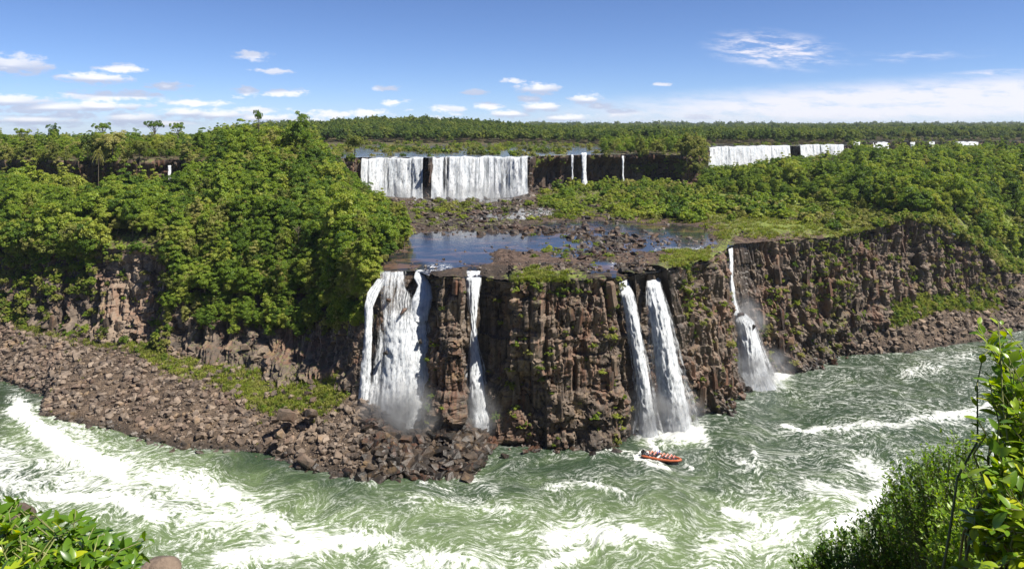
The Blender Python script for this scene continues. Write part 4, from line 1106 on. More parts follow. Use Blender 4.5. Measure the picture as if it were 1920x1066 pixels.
# the far cliff brow: left wood with its flat topped trees
def upper_trees():
    out = []
    bands = [(362, 560, 6.2, .80, 1.15), (560, 1000, 8.2, .9, 1.25), (1000, 1700, 11.5, 1.0, 1.5), (1700, 3200, 19, 1.3, 2.1), (3200, 7500, 44, 2.2, 3.6)]
    for y0, y1, st, a, b in bands:
        ext = y1 * .86
        X, Y = jit_grid(-ext, ext, y0, y1, st)
        px = CX + F * X / Y
        rz = river_zone(px, Y); nz_ = fbm(X / 30, Y / 30, 3)
        ok = (Y > upY(px) + 3) & (px > -260) & (px < 2180)
        isl = nz_ > .12
        for x, y, p, r_, ii, o_ in zip(X, Y, px, rz, isl, ok):
            if not o_: continue
            if r_ > .5:
                if not ii or y < upY(p) + 18: continue
                out.append((x, y, pick({'shrub': 1, 'oshrub': 1.4}) if y < 720 else 'far', rgT.uniform(.8, 1.6) if y < 720 else rgT.uniform(.45, .7))); continue
            s_ = rgT.uniform(a, b)
            d = y - upY(p)
            if d < 22: s_ *= .6
            if 1100 < p < 1325 and y < 640: s_ *= .62
            if p < 400: s_ *= rgT.uniform(.45, .85)
            k = 'far' if y > 640 else pick({'round': 3.2, 'tall': 1.6, 'olive': 1.0, 'drape': .5, 'far': 1.6})
            out.append((x, y, k, s_))
    return out
UT = upper_trees()
uz = up_h(np.array([u[0] for u in UT]), np.array([u[1] for u in UT]))
for (x, y, k, s_), z in zip(UT, uz): put(x, y, float(z) - .3, k, s_, 'upper')
# scrub draped over the brow of the upper cliff and the dark headland in front of the far falls
nu_, nt_ = UV_.shape[:2]
for _ in range(2600):
    a, b = rgT.randint(nu_), rgT.randint(8, nt_); p = UPXS[a]
    if p < -150 or p > 1960: continue
    if any(l - 6 < p < r_ + 6 for l, r_, _k in UP_WET): continue
    t_ = b / nt_
    if 1190 < p < 1326: pass
    elif t_ < (.3 if p < 450 else .72) or rgT.rand() > (.9 if p < 450 else .6): continue
    v = UV_[a, b]
    put(v[0], v[1], v[2], (pick({'shrub': 1, 'oshrub': 2, 'olive': 1, 'drape': 1}) if p < 450 else pick({'shrub': 2, 'oshrub': 2, 'olive': .5})) if not 1190 < p < 1326 else pick({'oshrub': 2, 'olive': 1.4, 'drape': .8, 'shrub': 1}), rgT.uniform(.7, 1.5) * (.8 if t_ < .8 else 1), 'brow')

# skyline trees that stand out, each with its own look (px, py of the crown top, Y, kind, scale, label)
SKY = [(40,249,420,'spread',.85,'small flat-topped tree at the far left end of the clifftop skyline'),
       (101,246,430,'round',.80,'rounded dark tree standing above the clifftop skyline at far left'),
       (194,240,420,'spread',1.0,'flat-topped umbrella tree on the left skyline, widest of the three'),
       (291,237,420,'spread',1.05,'tall umbrella tree with bare trunk on the left skyline'),
       (334,240,415,'spread',.80,'smaller umbrella tree just right of the tall one on the skyline'),
       (485,221,345,'spread',.42,'lone slender tree rising highest above the left headland'),
       (185,270,352,'palm',.9,'pale-trunked palm at the clifftop edge above the dark left cliff'),
       (515,236,338,'olive',.95,'olive tree on the headland crest right of the lone slender tree'),
       (560,234,330,'round',1.05,'broad green tree at the right end of the headland crest')]
leafy_words = {'round': 'rounded broadleaf tree', 'tall': 'tall narrow broadleaf tree', 'drape': 'vine-draped yellowish tree', 'olive': 'olive-green bushy tree',
               'palm': 'feathery palm', 'spread': 'flat-topped tree', 'shrub': 'low green shrub', 'oshrub': 'low olive shrub', 'mound': 'mossy cushion plant', 'far': 'distant green tree'}
def plant(kind, var, loc, sc, label, cat, group, name, rz=None):
    cm, tm, h, r_ = TREES[kind][var]
    e = bpy.data.objects.new(name, None); COL.objects.link(e)
    e.empty_display_size = .5
    e.location = loc; e.rotation_euler = (0, 0, rgT.uniform(0, 6.28) if rz is None else rz)
    s_ = sc if hasattr(sc, '__len__') else (sc, sc, sc * 1.0); e.scale = s_
    e['label'] = label; e['category'] = cat
    if group: e['group'] = group
    c = bpy.data.objects.new('crown', cm); COL.objects.link(c); c.parent = e
    t = bpy.data.objects.new('trunk', tm); COL.objects.link(t); t.parent = e
    return e
for (px, py, Y, kind, sc, lab) in SKY:
    h = TREES[kind][0][2] * sc; p = at(px, py, Y)
    g = float(up_h(np.array(p[0]), np.array(p[1]))) if Y > upY(px) else float(shelf_h(np.array(p[0]), np.array(p[1])))
    sz = (p[2] - g + .4) / TREES[kind][0][2]
    plant(kind, len(TREES[kind]) - 1, (p[0], p[1], g - .3), (sc, sc, max(sz, .5)), lab, 'tree', None, 'tree')

for k, (px, py, Y, h) in enumerate(((610,430,252,9),(470,330,300,11),(560,520,232,8),(395,400,258,9),(690,390,275,8),(1560,300,450,12),(1800,330,380,11),(1650,345,370,10))):
    p = at(px, py, Y); g = float(shelf_h(np.array(p[0]), np.array(p[1]))); s_ = (p[2] - g) / 8.0
    e = link('bare_tree', TREES['spread'][k % 3][1], None, (p[0], p[1], g), (0, 0, k), (max(.5, s_ * .6),) * 2 + (max(.4, s_ * .62),))
    e['label'] = 'pale bare-limbed dead tree standing ' + ('above the double waterfall', 'high on the headland canopy', 'low on the headland slope', 'right of the rock scar', 'at the pool-side headland edge', 'in the forest before the far falls', 'at the right edge of the forest', 'in the forest behind the right cliff')[k]; e['category'] = 'tree'
# visibility ranking: near things first, coarse cover grid
def rank(T):
    cell = 7.0; W_, H_ = int(1920 / cell) + 1, int(1066 / cell) + 1
    cov = np.zeros((W_, H_), bool)
    order = np.argsort([t[1] for t in T]); vis = np.zeros(len(T))
    for i in order:
        x, y, z, k, v, s_, zn = T[i]
        _, _, h, r_ = TREES[k][v]
        px = CX + F * x / y; p1 = CY + F * (HC - z - h * s_) / y; p0 = CY + F * (HC - z - (0 if h < 4 else h * .25) * s_) / y; hw = F * r_ * s_ / y * .85
        a0, a1 = int(max(0, (px - hw) / cell)), int(min(W_ - 1, (px + hw) / cell)) + 1
        b0, b1 = int(max(0, p1 / cell)), int(min(H_ - 1, p0 / cell)) + 1
        if a1 <= a0 or b1 <= b0: continue
        sub = cov[a0:a1, b0:b1]; vis[i] = (~sub).sum() + .001 * sub.size; sub[:] = True
    return vis
vis = rank(TL)
is_tree = np.array([t[3] not in ('shrub', 'oshrub', 'mound') for t in TL])
order = np.argsort(-np.where(is_tree, vis, -1))[:285]
chosen = set(order.tolist())
def where(px, py, zone):
    if zone in ('headland', 'slope'):
        if px > 660: return 'at the pool-side edge of the left headland'
        if px > 540: return 'on the headland above the big double waterfall' if py > 380 else 'on the upper right shoulder of the headland'
        if px > 420: return 'in the middle of the left headland canopy' if py < 420 else 'low on the headland above the stony bank'
        return 'on the left flank of the headland' if py < 440 else 'on the slope right of the rock scar'
    if zone in ('flat', 'wall'):
        if px < 130: return 'in the low wood under the dark left cliff' if py < 440 else 'above the green slope at the left edge'
        if px < 300: return 'in the low wood above the rock scar'
        return 'in the low wood below the thin left waterfall'
    if zone == 'right':
        if px > 1750: return 'in the shaded wood at the right edge'
        if px > 1560: return 'in the forest behind the right cliff point'
        if px > 1400: return 'in the forest before the wide far falls'
        return 'in the scrub before the dark corner cliff'
    if zone == 'brow': return 'on the brow of the upper cliff'
    if px < 450: return 'on the clifftop behind the dark left cliff'
    if px < 1150: return 'on the far bank behind the twin curtain falls'
    return 'on the clifftop left of the wide far falls' if px < 1330 else 'on the plain behind the wide far falls'
for i in order:
    x, y, z, k, v, s_, zn = TL[i]
    px = CX + F * x / y; py = CY + F * (HC - z - TREES[k][v][2] * s_ * .6) / y
    wh = where(px, py, zn)
    size = 'large ' if s_ > 1.0 else ('small ' if s_ < .62 else '')
    plant(k, v, (x, y, z), (s_ * rgT.uniform(.85, 1.2), s_, s_ * rgT.uniform(.8, 1.22)), size + leafy_words[k] + ' ' + wh, 'palm' if k == 'palm' else 'tree', 'trees ' + wh, 'palm_tree' if k == 'palm' else 'tree')
rest = [t for i, t in enumerate(TL) if i not in chosen]
def to_scatter(name, T, label, cat):
    P = [(t[0], t[1], t[2]) for t in T]; S = [(t[5] * rgT.uniform(.9, 1.1), t[5] * rgT.uniform(.9, 1.1), t[5] * rgT.uniform(.78, 1.22)) for t in T]
    rot = [(rgT.normal() * .05, rgT.normal() * .05, rgT.uniform(0, 6.28)) for t in T]
    scatter(name, P, [(t[3], t[4]) for t in T], S, rot, label, cat)
to_scatter('forest', rest, 'dense green forest reaching back to the horizon', 'forest')

# ---- shrubs and mossy mounds on the shelf, singly
def shelf_shrubs():
    spots = []
    def zone(n, cx, cy_, rx, ry, kinds, a, b, where_):
        for _ in range(n):
            px = cx + rgT.normal() * rx * .55; py = cy_ + rgT.normal() * ry * .55
            Y = F * 38 / (max(py, 330) - CY)
            if Y < lowY(px) + .6 or Y > upY(px) - 3: continue
            X = (px - CX) * Y / F; z = float(shelf_h(np.array(X), np.array(Y)))
            if z < (41.6 if 'ledges' in where_ else 42.0): continue
            spots.append((X, Y, z - .1, pick(kinds), rgT.uniform(a, b), where_))
    mo = {'mound': 3, 'shrub': .5, 'oshrub': .3}
    zone(90, 1060, 388, 60, 24, mo, .9, 2.2, 'on the green mound beside the curtain falls')
    zone(22, 1000, 365, 60, 10, {'mound': 1, 'shrub': 1}, 1.0, 1.9, 'at the foot of the dark upper cliff')
    zone(60, 1180, 392, 55, 18, mo, .8, 1.9, 'on the green flat below the dark corner cliff')
    zone(22, 1110, 362, 70, 10, {'mound': 1, 'shrub': 1.2}, 1.0, 2.0, 'below the thin falls of the upper cliff')
    zone(60, 1300, 402, 90, 20, {'shrub': 3, 'oshrub': 1}, 1.3, 2.7, 'in the thicket right of the shelf pool')
    zone(56, 1440, 408, 100, 20, {'shrub': 2, 'oshrub': 1.6, 'mound': .6}, 1.1, 2.3, 'on the grassy clifftop right of the pool')
    zone(40, 1590, 420, 70, 20, {'oshrub': 2.5, 'shrub': 1}, .8, 1.6, 'on top of the right-hand cliff')
    zone(24, 1760, 440, 50, 20, {'oshrub': 2.5, 'shrub': 1}, .8, 1.5, 'on the falling cliff point at right')
    zone(90, 870, 395, 100, 22, {'mound': 2, 'oshrub': .5}, .5, 1.6, 'among dark stones below the curtain falls')
    zone(14, 1000, 520, 60, 8, {'mound': 2, 'oshrub': .6}, .3, .7, 'on the clifftop between the middle falls')
    zone(110, 1100, 462, 90, 24, {'mound': 2}, .35, .85, 'on dark ledges amid the pool')
    zone(20, 1280, 490, 30, 10, {'mound': 2, 'oshrub': 1}, .4, .9, 'on the ledge above the right pair of falls')
    spots.sort(key=lambda s_: -s_[4] / s_[1] * (1.6 if 'stones' in s_[5] or 'ledges' in s_[5] else 1))
    global MORE_SCRUB
    MORE_SCRUB = [(q[0], q[1], q[2], q[3], 0, q[4], '') for q in spots[298:]]
    for _ in range(520):
        px = rgT.uniform(1130, 1345); Y = rgT.uniform(368, 436)
        if Y > upY(px) - 3: continue
        X = (px - CX) * Y / F; MORE_SCRUB.append((X, Y, float(shelf_h(np.array(X), np.array(Y))) - .1, pick({'mound': 1.4, 'shrub': 1, 'oshrub': 1}), 0, rgT.uniform(.6, 1.7), ''))
    for (x, y, z, k, s_, wh) in spots[:298]:
        plant(k, rgT.randint(len(TREES[k])), (x, y, z), (s_ * rgT.uniform(.9, 1.3), s_, s_ * rgT.uniform(.7, 1.1)), ('large ' if s_ > 1.5 else '') + leafy_words[k] + ' ' + wh, 'shrub', 'shrubs ' + wh, 'shrub')
shelf_shrubs()
# plants clinging to the cliff and grass on ledges and banks: nobody could count them
def cling():
    for _ in range(420):
        px = rgT.uniform(1640, 1915); Y = lowY(px) + rgT.uniform(-.5, 11); X = (px - CX) * Y / F
        MORE_SCRUB.append((X, Y, float(shelf_h(np.array(X), np.array(max(Y, lowY(px) + .2)))) - .15, pick({'oshrub': 2, 'shrub': 1.6, 'mound': .5}), 0, rgT.uniform(.4, 1.15), ''))
    T = list(MORE_SCRUB)
    n0 = len(T)
    while len(T) - n0 < 850:
        a, b = rgT.randint(ns), rgT.randint(6, nt); p, t_ = CPX[a, b], CTT[a, b]
        if not 800 < p < 1900: continue
        if any(abs(p - fx) < hw * .9 for fx, hw in FALL_PX): continue
        w_ = .04 + .75 * sstep(.88, 1, t_) * np.exp(-((p - 1010) / 60) ** 2) + .5 * np.exp(-((p - 1290) / 28) ** 2) * sstep(.45, .8, t_) + .35 * np.exp(-((p - 1560) / 45) ** 2) * sstep(.2, .5, t_) \
             + .05 * np.exp(-((p - 1790) / 80) ** 2) + .3 * np.exp(-((p - 1460) / 22) ** 2) * sstep(.8, .3, t_) + .3 * sstep(.93, 1, t_) * sstep(1540, 1600, p) + .2 * np.exp(-((p - 1150) / 14) ** 2)
        if rgT.rand() > w_: continue
        v = CV[a, b]; T.append((v[0], v[1], v[2], pick({'mound': 2.2, 'oshrub': 1.2, 'shrub': .5}) if p < 1700 else pick({'oshrub': 3, 'shrub': 1}), 0, rgT.uniform(.22, .75), ''))
    for bank, n in ((bankL, 330), (bankR, 420)):
        o, V, PX, PY, g = bank
        i = rgT.randint(0, V.shape[0], n * 14); j = rgT.randint(3, V.shape[1], n * 14); c = 0
        for a, b in zip(i, j):
            if g[a, b] < .28 or c >= n: continue
            c += 1; v = V[a, b]; T.append((v[0], v[1], v[2], pick({'mound': 2, 'shrub': 1, 'oshrub': .6}), 0, rgT.uniform(.18, .5) * (1.5 if PX[a, b] > 1000 else 1), ''))
    to_scatter('scrub', T, 'small plants clinging to cliff ledges and banks', 'scrub')
cling()
def grass():
    P, K = [], []
    for bank, n in ((bankL, 9000), (bankR, 3500)):
        o, V, PX, PY, g = bank
        i = rgT.randint(0, V.shape[0], n * 3); j = rgT.randint(3, V.shape[1], n * 3)
        m = (g[i, j] + rgT.normal(size=len(i)) * .12 > .25)
        for a, b in zip(i[m][:n], j[m][:n]): P.append(V[a, b])
    for (n, x0, x1, y0, y1) in ((5200, 1250, 1700, 395, 452), (2600, 1010, 1240, 360, 425), (2600, 940, 1110, 503, 530), (900, 1240, 1330, 470, 510)):
        px = rgT.uniform(x0, x1, n); py = rgT.uniform(y0, y1, n); Y = F * 38 / (py - CY); X = (px - CX) * Y / F
        z = shelf_h(X, Y); keep = (Y > lowY(px) + .2) & (z > 42.2) & (fbm(X / 7, Y / 7, 3) > -.12)
        if x0 == 940: keep = (Y > lowY(px) - .2) & (fbm(X / 3, Y / 3, 4) - 1.1 * np.abs(px - 1010) / 90. + .5 - .03 * np.maximum(0, 520 - py) > 0)
        for x, y, q in zip(X[keep], Y[keep], z[keep]): P.append((x, y, q + .1))
    n = len(P); s_ = rgT.uniform(.6, 1.7, n)
    scatter('grass', P, [('tuft', int(k)) for k in rgT.randint(0, 3, n)], np.stack([s_, s_, s_], 1), np.stack([np.zeros(n), np.zeros(n), rgT.uniform(0, 6.28, n)], 1), 'tufts of yellow-green grass on banks and clifftops', 'grass')
grass()
# ------------------------------------------------------------------ waterfalls
def waterfall(name, label, st, mat='fall', layers=3, group=None, dens=0.0, wid_jit=.25, res=.45, bulge=.25, plumb=False):
    """st: (px, py, Y, width in px, density) down the fall"""
    st = np.array(st, float)
    C = np.array([at(*r[:3]) for r in st]); W_ = st[:, 3] * st[:, 2] / F
    u = np.concatenate([[0], np.cumsum(np.linalg.norm(np.diff(C, axis=0), axis=1))])
    L = u[-1]; nv = max(14, int(L / res)); nu = max(9, int(W_.max() / res))
    v = np.linspace(0, L, nv); t = np.linspace(0, 1, nu)
    # smooth centre line
    cc = np.stack([np.interp(v, u, C[:, k]) for k in range(3)], 1); ww = np.interp(v, u, W_); dd = np.interp(v, u, st[:, 4] if st.shape[1] > 4 else np.zeros(len(st)))
    root = bpy.data.objects.new(name, None); COL.objects.link(root)
    base = cc[-1].copy(); root.location = base; root['label'] = label; root['category'] = 'waterfall'
    if group: root['group'] = group
    for ly in range(layers + (1 if layers == 3 else 0)):
        veil = ly == 3
        VV, TT = np.meshgrid(v, t, indexing='ij')
        X = cc[:, None, 0] + (TT - .5) * ww[:, None] * ((1 - .06 * ly) if not veil else (1.25 + .5 * sstep(0, L, VV)))
        ctr = 1 - (2 * TT - 1) ** 2
        ydep = cc[:, None, 1] - ctr * np.minimum(ww[:, None] * bulge, 2.2) * (1 - .33 * ly)
        seed = 13 * ly + abs(hash_name(label)) % 97
        xm = (TT - .5) * W_.max() if not plumb else X - base[0]
        ydep = ydep - .45 * fbm(xm / 1.1 + seed, VV / 6, 3) - .18 * fbm(xm / .6 + seed, VV / 1.7, 2) + (ly * .32 if not veil else .1)
        X = X + wid_jit * fbm(VV / 2.6 + seed, TT * 3, 2)
        Z = cc[:, None, 2] + 0 * TT + .25 * fbm(xm / 1.5 + seed, VV / 5, 2)
        edge = np.minimum(TT, 1 - TT) * ww[:, None]
        fuv = np.stack([xm + seed, VV, np.clip(edge / np.maximum(.9, .25 * ww[:, None]), 0, 1)], -1)
        V = np.stack([X, ydep, Z], -1) - base
        den = dens + dd[:, None] + 0 * TT - (.05 * ly if not veil else .16)
        me = mk_mesh('water_sheet', V, grid_faces(nv, nu), M[mat], {'fuv': fuv.reshape(-1, 3), 'layer': np.full(V.shape[0] * V.shape[1], ly * 7.3 + seed), 'dens': den.ravel()}, True)
        link('water_sheet', me, root)
    return root
def hash_name(s_):
    h = 0
    for ch in s_: h = (h * 31 + ord(ch)) % 100003
    return h
waterfall('waterfall', 'thin left strand of the big double waterfall above wet boulders', [(718,522,196.5,26,-.02),(700,548,194,26,.0),(692,575,192.5,20,.0),(690,640,191,18,.02),(686,700,190,24,.0),(684,752,189,30,-.03)], layers=2)
waterfall('waterfall', 'broad white left waterfall with lacy top, biggest of the near falls', [(737,508,197,50,-.06),(737,540,195.5,62,-.12),(750,575,194,84,-.13),(760,600,192.5,92,-.02),(764,650,190.5,92,.10),(760,720,189,96,.10),(756,770,187.5,100,.08),(755,800,186,104,.0)], layers=3, plumb=True)
waterfall('waterfall', 'chute feeding the broad left waterfall from the pool', [(812,503,204,30,.1),(792,506,200,24,.12),(788,520,197,26,.14),(796,535,195.5,26,.14),(792,560,193.5,40,.12),(785,600,192,40,.1)], layers=2)
waterfall('waterfall', 'narrow white fall between two brown pillars left of centre', [(888,508,198,26,.10),(888,522,193,28,.12),(887,560,191.5,22,.10),(888,605,190.5,11,.10),(889,640,189.4,16,.06),(892,700,188.3,30,.03),(896,760,187.2,38,.03),(900,805,186,50,.0)], layers=3)
waterfall('waterfall', 'slim left fall of the right pair beside the boat', [(1158,511,199,16,.12),(1164,522,193,22,.14),(1176,552,190.3,26,.10),(1190,620,189.6,25,.08),(1203,700,189.8,27,.06),(1212,770,190.2,31,.08),(1217,822,190,46,.06)], layers=3)
waterfall('waterfall', 'wider right fall of the right pair beside the boat', [(1222,509,204,22,.06),(1224,518,197.5,26,.06),(1226,536,193,28,.04),(1232,570,191.3,40,.04),(1240,620,191,46,.04),(1252,700,191.6,54,.04),(1262,760,192.4,62,.06),(1268,818,192.5,78,.08)], layers=3)
waterfall('waterfall', 'thin upper leap of the stepped fall in the dark cleft', [(1369,454,243,9,.1),(1370,470,236,10,.12),(1371,520,232.8,9,.08),(1374,560,231,12,.04),(1380,590,229.5,18,.02)], layers=3)
waterfall('waterfall', 'wide lower leap of the stepped fall ending in white foam', [(1388,588,229.8,22,.02),(1396,602,228.8,38,.10),(1403,630,228,40,.10),(1409,665,227.4,46,.12),(1414,695,227,54,.14),(1420,718,225.5,70,.10),(1426,738,223.5,84,.02)], layers=3)
# small cascades on the shelf
for lab, st in (('short white chute on the shelf at the far end of the pool edge', [(1310,463,234,18,.2),(1318,470,231,22,.2),(1324,484,228,20,.15)]),
                ('small white cascade running off the shelf toward the right pair', [(1172,484,216,16,.1),(1160,500,208,16,.12),(1152,512,204,18,.12),(1160,520,200,18,.12)]),
                ('low white riffle between stones on the shelf right of the pool', [(1238,468,230,18,.15),(1252,476,224,22,.15),(1262,484,220,16,.1)]),
                ('small white riffle among dark stones below the curtain falls', [(890,404,322,20,.1),(900,412,305,26,.12),(905,418,294,22,.1)])):
    waterfall('cascade', lab, st, layers=2, res=.3, bulge=.05)
# upper falls
def curtain(label, x0, x1, topo, Yo, n=None, bot=None, dens=.0):
    cx = (x0 + x1) / 2; wd = x1 - x0
    st = [(cx, topo, Yo + 5, wd, .06), (cx, topo + 2, Yo - 1, wd, .10), (cx, topo + (bot - topo) * .45, Yo - 3.2, wd * 1.0, .02), (cx, bot - (bot - topo) * .15, Yo - 4.4, wd * 1.02, .06), (cx, bot + 2, Yo - 5.5, wd * 1.03, .16)]
    return waterfall('waterfall', label, st, 'curtain', 2, None, dens, .3, .8, .0)
def curtain_bent(label, pts, topd, botpy, dens=0.0):
    """wide curtain following the brow: pts = (px, top py, Y)"""
    pts = np.array(pts, float)
    P = np.array([at(a, b, c) for a, b, c in pts]); P[:, 2] = np.maximum(P[:, 2], Z_UP - .6)
    u = np.concatenate([[0], np.cumsum(np.linalg.norm(np.diff(P[:, :2], axis=0), axis=1))])
    s_ = np.arange(0, u[-1], .7)
    T = np.stack([np.interp(s_, u, P[:, k]) for k in range(3)], 1)
    T[:, 2] += 1.1 * fbm(s_ / 7, s_ * 0 + 3, 3)
    pxs = np.interp(s_, u, pts[:, 0]); bp = np.interp(pxs, [q[0] for q in botpy], [q[1] for q in botpy])
    root = bpy.data.objects.new('waterfall', None); COL.objects.link(root); root['label'] = label; root['category'] = 'waterfall'
    base = T[len(T) // 2].copy(); base[2] = HC - (bp[len(bp) // 2] - CY) * base[1] / F; root.location = base
    out = np.array([0, -1.0])
    nv = 40; t = np.linspace(0, 1, nv)
    seed = hash_name(label) % 89
    for ly in range(2):
        zb = HC - (bp - CY) * (T[:, 1] - 4) / F
        TT, SS = np.meshgrid(t, s_, indexing='ij')
        Z = T[None, :, 2] + .15 + (zb - T[:, 2])[None] * np.maximum(0, (TT - .06) / .94)
        dep = -5 * sstep(.08, 0, TT) + (1.0 + 3.2 * TT ** .7) + .9 * fbm(SS / 2.3 + seed + ly * 9, TT * 2, 3) + .7 * fbm(SS / 7.0 + seed, TT * .6, 2) - ly * .9 + 1.3
        X = T[None, :, 0] + 0 * TT; Y = T[None, :, 1] - dep
        fall = (T[:, 2] - zb)[None] * TT
        e = np.minimum(SS, s_[-1] - SS)
        fuv = np.stack([SS + seed * 3, fall, np.clip(e / 2.0, 0, 1)], -1)
        gap = .34 * fbm(SS / 5.5 + seed, SS * 0 + ly, 4) - .06
        den = dens + gap + .10 * sstep(.7, 1, TT) + .05 * sstep(.1, 0, TT) - .03 * ly
        V = np.stack([X, Y, Z], -1) - base
        me = mk_mesh('water_sheet', V, grid_faces(*V.shape[:2]), M['curtain'], {'fuv': fuv.reshape(-1, 3), 'layer': np.full(V.shape[0] * V.shape[1], ly * 5.1 + seed), 'dens': den.ravel()}, True)
        link('water_sheet', me, root)
    return root
curtain_bent('left and narrower of the twin white curtain falls', [(677,297,396),(735,296,399),(797,296,396)], 0, [(677,360),(700,370),(740,376),(800,374)], .02)
curtain_bent('right and wider of the twin white curtain falls', [(809,295,396),(920,294,400),(993,295,396)], 0, [(809,373),(900,373),(960,370),(993,362)], .0)
curtain_bent('wide bright far waterfall right of the dark corner cliff', [(1325,277,630),(1405,274,636),(1480,273,644)], 0, [(1325,318),(1400,316),(1480,312)], .12)
curtain_bent('second far waterfall in ragged strands right of the wide one', [(1497,272,642),(1580,271,648)], 0, [(1497,308),(1580,306)], .06)
curtain_bent('small far waterfall above the trees, third from the corner cliff', [(1634,267,842),(1664,267,850)], 0, [(1634,292),(1664,292)], .1)
curtain_bent('farthest white waterfall on the right horizon forest', [(1784,266,868),(1832,266,881)], 0, [(1784,285),(1832,285)], .06)
for lab, px, wd, y0, y1, Y in (('thin left trickle on the dark upper cliff', 1073, 5, 292, 356, 430), ('twin white strand in the middle of the dark upper cliff', 1095, 11, 288, 352, 433),
                               ('fine blue-white trickle at the right of the dark upper cliff', 1168, 5, 294, 358, 437), ('thin shaded waterfall on the dark left cliff', 318, 7, 312, 372, 363),
                               ('far thin white fall between trees near the right horizon', 1711, 10, 268, 292, 855), ('far pair of fine strands near the right horizon', 1747, 12, 268, 290, 853), ('far ragged strand left of the third far fall', 1606, 14, 268, 288, 690)):
    waterfall('waterfall', lab, [(px, y0 - 2, Y + 4, wd, .1), (px, y0 + 1, Y - 1.5, wd, .1), (px, (y0 + y1) / 2, Y - 3, wd * .8, .08), (px + 1, y1, Y - 4, wd * 1.3, .05)], layers=2)
waterfall('waterfall', 'small blue-white fall in the shaded ravine at the right edge', [(1889,512,330,6,.1),(1897,530,327,8,.1),(1903,552,325,10,.1)], layers=2)

# ------------------------------------------------------------------ spray at the feet of the falls
def mist_mat():
    m, t = new_mat('spray_mist')
    tc = t.nd('ShaderNodeTexCoord').outputs['Object']
    r_ = t.vm('LENGTH', tc)
    fal = t.mr(r_, 1.0, 0.15)
    n = t.noise(t.nd('ShaderNodeNewGeometry').outputs['Position'], 0.22, 4, .6)
    d = t.m('MULTIPLY', t.m('MULTIPLY', fal, t.mr(n, .32, .75)), t.nd('ShaderNodeObjectInfo').outputs['Alpha'])
    v = t.nd('ShaderNodeVolumePrincipled', None, {'Color': (.95, .96, .97, 1), 'Density': d, 'Anisotropy': .25})
    finish(t, None, v.outputs[0]); return m
M['mist'] = mist_mat()
def ico(sub=3):
    bm = bmesh.new(); bmesh.ops.create_icosphere(bm, subdivisions=sub, radius=1.0); me = bpy.data.meshes.new('mist'); bm.to_mesh(me); bm.free(); me.materials.append(M['mist']); return me
MI = ico()
for (px, py, Y, s_, den, lab) in ((752,775,183,(13,7,11),.5,'fine spray at the foot of the broad left waterfall'),(895,775,185,(7,5,9),.4,'fine spray at the foot of the narrow middle fall'),(1240,785,191,(14,8,11),.4,'white spray at the foot of the right pair of falls'),
                                 (1395,600,230,(9,6,9),.35,'spray halfway down the stepped fall'),(1425,690,225,(13,8,8),.4,'spray at the foot of the stepped fall'),(735,368,388,(24,9,9),.16,'pale mist under the left curtain fall'),(900,366,388,(34,10,9),.18,'pale mist under the right curtain fall'),(1420,308,615,(40,14,9),.05,'pale mist under the wide far falls')):
    o = link('mist', MI, None, at(px, py, Y), None, s_, kind='stuff', label=lab, category='mist'); o.color = (1, 1, 1, den)

# ------------------------------------------------------------------ the boat and its passengers
M['orange'] = plain('orange_rubber', (0.46, 0.12, 0.05), .45, .4, .12); M['hull'] = plain('dark_hull', (.03, .035, .04), .4, .5, .2); M['deck'] = plain('grey_deck', (.25, .26, .27), .7)
M['engine'] = plain('black_engine', (.012, .012, .014), .3, .5, .2); M['vest_o'] = plain('orange_vest', (.75, .14, .03), .7, .2, .15, 8); M['vest_w'] = plain('white_shirt', (.72, .70, .68), .8, .2, .1, 8)
M['blue'] = plain('blue_coat', (.03, .07, .42), .7, .2, .2, 8); M['skin'] = plain('skin', (.42, .24, .16), .6, .3, .1, 8); M['hair'] = plain('dark_hair', (.03, .02, .015), .6, .3, .2, 20); M['trous'] = plain('dark_trousers', (.04, .045, .06), .8, .2, .2, 8)
M['seat'] = plain('white_bench', (.6, .6, .58), .6); M['redvest'] = plain('red_vest', (.62, .05, .03), .7, .2, .15, 8)
b0 = ground(1206, 851, .35); b1 = ground(1279, 868, .35)
bdir = b1 - b0; bang = math.atan2(bdir[1], bdir[0]); bmid = (b0 + b1) / 2
boat = bpy.data.objects.new('speedboat', None); COL.objects.link(boat); boat.location = (bmid[0], bmid[1], .25); boat.rotation_euler = (0, -.03, bang)
boat['label'] = 'orange inflatable speedboat full of passengers near the right pair of falls'; boat['category'] = 'boat'
L2, B2 = 4.9, 1.45
def tubepath(sg):
    pts = [(-L2, sg * B2 * .95, .45), (-3, sg * B2, .45), (0, sg * B2, .48), (2.4, sg * B2 * .88, .55), (3.9, sg * B2 * .52, .66), (4.7, 0, .75)]
    p = np.array(pts); u = np.linspace(0, 1, len(p)); q = np.linspace(0, 1, 22)
    return np.stack([np.interp(q, u, p[:, k]) for k in range(3)], 1)
for sg in (-1, 1):
    link('side_tube', mk_mesh('side_tube', *tube(tubepath(sg), np.concatenate([[.02, .2], np.full(20, .26)]), 10), M['orange'], smooth=True), boat)
xs = np.linspace(-L2 + .2, 4.4, 14); hb = np.interp(xs, [-5, 1.5, 3.2, 4.4], [1.25, 1.2, .8, .08])
V = []
for x, h_ in zip(xs, hb):
    kz = np.interp(x, [-5, 2, 4.4], [-.45, -.4, .3])
    V += [(x, -h_, .42), (x, -h_ * .75, kz * .5), (x, 0, kz), (x, h_ * .75, kz * .5), (x, h_, .42)]
link('hull', mk_mesh('hull', np.array(V), grid_faces(14, 5), M['hull'], smooth=True), boat)
V = []
for x, h_ in zip(xs, hb): V += [(x, -h_, .2), (x, 0, .18), (x, h_, .2)]
link('deck', mk_mesh('deck', np.array(V), grid_faces(14, 3), M['deck']), boat)
